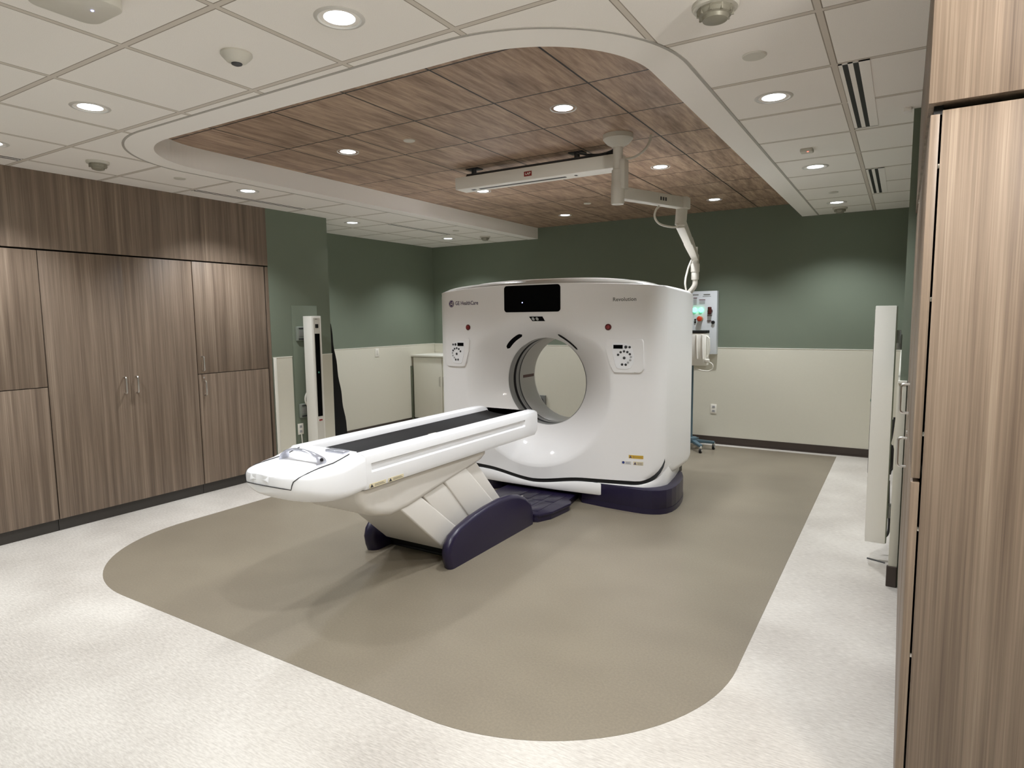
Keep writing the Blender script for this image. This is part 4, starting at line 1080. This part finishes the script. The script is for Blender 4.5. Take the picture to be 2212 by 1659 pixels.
# black quilted pad leaning on the end of the pier
m = MB(); rws = []
n = 26
for i in range(n+1):
    f = i/n; z = 1.56*(1-f); y = 5.062+.24*f**1.08; b = .006*math.sin(f*n*1.1)
    rws.append([(x, yy, z) for x, yy in ((-5.49, 5.054), (-5.49, y+b), (-5.62, y+b+.012), (-5.80, y+b+.012), (-5.98, y+b), (-5.98, 5.054))])
m.grid(rws, True, True)
tag(m.build('folded_pad', M_cloth, origin=(-5.7, 5.15, 0), ang=60), 'black quilted pad leaning behind the green pier, left of the alcove', 'pad')

# ------------------------------------------------------------------ rolling stand behind the scanner
RX, RY = -2.025, 7.60
t = thing('rolling_stand', 'blue-grey rolling stand on casters half hidden behind the scanner', 'stand', (RX, RY, 0))
b_ = MB()
for a in (20, 92, 164, 236, 308):
    c = Vector((RX-.09, RY, .105)); e = c+Vector((math.cos(math.radians(a))*.26, math.sin(math.radians(a))*.26, -.02)); beam(b_, c, e, .055, .04, .045, .03, .006)
b_.cyl((RX-.09, RY, .08), (RX-.09, RY, .15), .06, n=24, bevel=.01); base_ = b_.build('base', M_teal, t)
for a in (20, 92, 164, 236, 308):
    x, y = RX-.09+math.cos(math.radians(a))*.25, RY+math.sin(math.radians(a))*.25
    cs = MB().box(x-.016, x+.016, y-.012, y+.012, .045, .085, .004).build('caster', M_plas, t)
    MB().cyl((x-.014, y, .030), (x+.014, y, .030), .030, n=24, bevel=.004).build('wheel', M_black, cs)
    MB().cyl((x-.017, y, .030), (x+.017, y, .030), .013, n=16).build('hub', M_plas, cs)
MB().cyl((RX-.10, RY, .12), (RX-.10, RY, 1.019), .013, n=16).build('pole', M_teal, t)
t2 = thing('pressure_bag_unit', 'white upright jug-like unit with a dark lid on the rolling stand', 'medical unit', (RX-.045, RY, 1.02))
MB().prism(rr2(RX-.03, RY, .21, .17, .04), 'z', 1.02, 1.40, .010).build('body', M_post, t2)
MB().prism(rr2(RX-.03, RY, .215, .175, .04), 'z', 1.398, 1.432, .006).build('lid', M_black, t2)
m = MB()
for dx in (-.035, .03): m.tube([(RX+dx, RY-.088, 1.38), (RX+dx+.005, RY-.094, 1.25), (RX+dx+.012, RY-.088, 1.10)], .012, 8)
m.build('ridge', M_post, t2)
m = MB().tube([(RX+.07, RY-.05, 1.37), (RX+.105, RY-.06, 1.34), (RX+.11, RY-.06, 1.20), (RX+.09, RY-.06, 1.12)], .009, 8); m.build('side_grip', M_creamcap, t2)
m = MB().box(RX+.062, RY*0+RX+.115, RY-.09, RY-.05, 1.055, 1.10, .010, 3); m.tube([(RX+.10, RY-.07, 1.07), (RX+.15, RY-.08, 1.04), (RX+.155, RY-.08, .99), (RX+.11, RY-.08, .96), (RX+.02, RY-.08, .965), (RX-.05, RY-.06, .99)], .007, 8, sm=5)
m.build('cable', M_cordw, t2)

# ------------------------------------------------------------------ bracket and painted post shadow at the right edge
tag(MB().box(-.05, -.012, 4.2, 4.25, HC-.02, HC, .003).build('corner_bracket', M_gyp, origin=(-.03, 4.22, HC)), 'small white bracket where the right ceiling meets the green pier', 'bracket')
tag(MB().prism([(-.135, 4.66), (-.03, 4.62), (-.03, 4.64), (-.135, 4.68)], 'z', 0.0, .004).build('post_shadow', M_dark, origin=(-.11, 4.58, 0)), 'shadow of the right laser post, drawn as a short dark strip on the pale floor', 'strip')  # dark strip stands for the right post's shadow on the floor
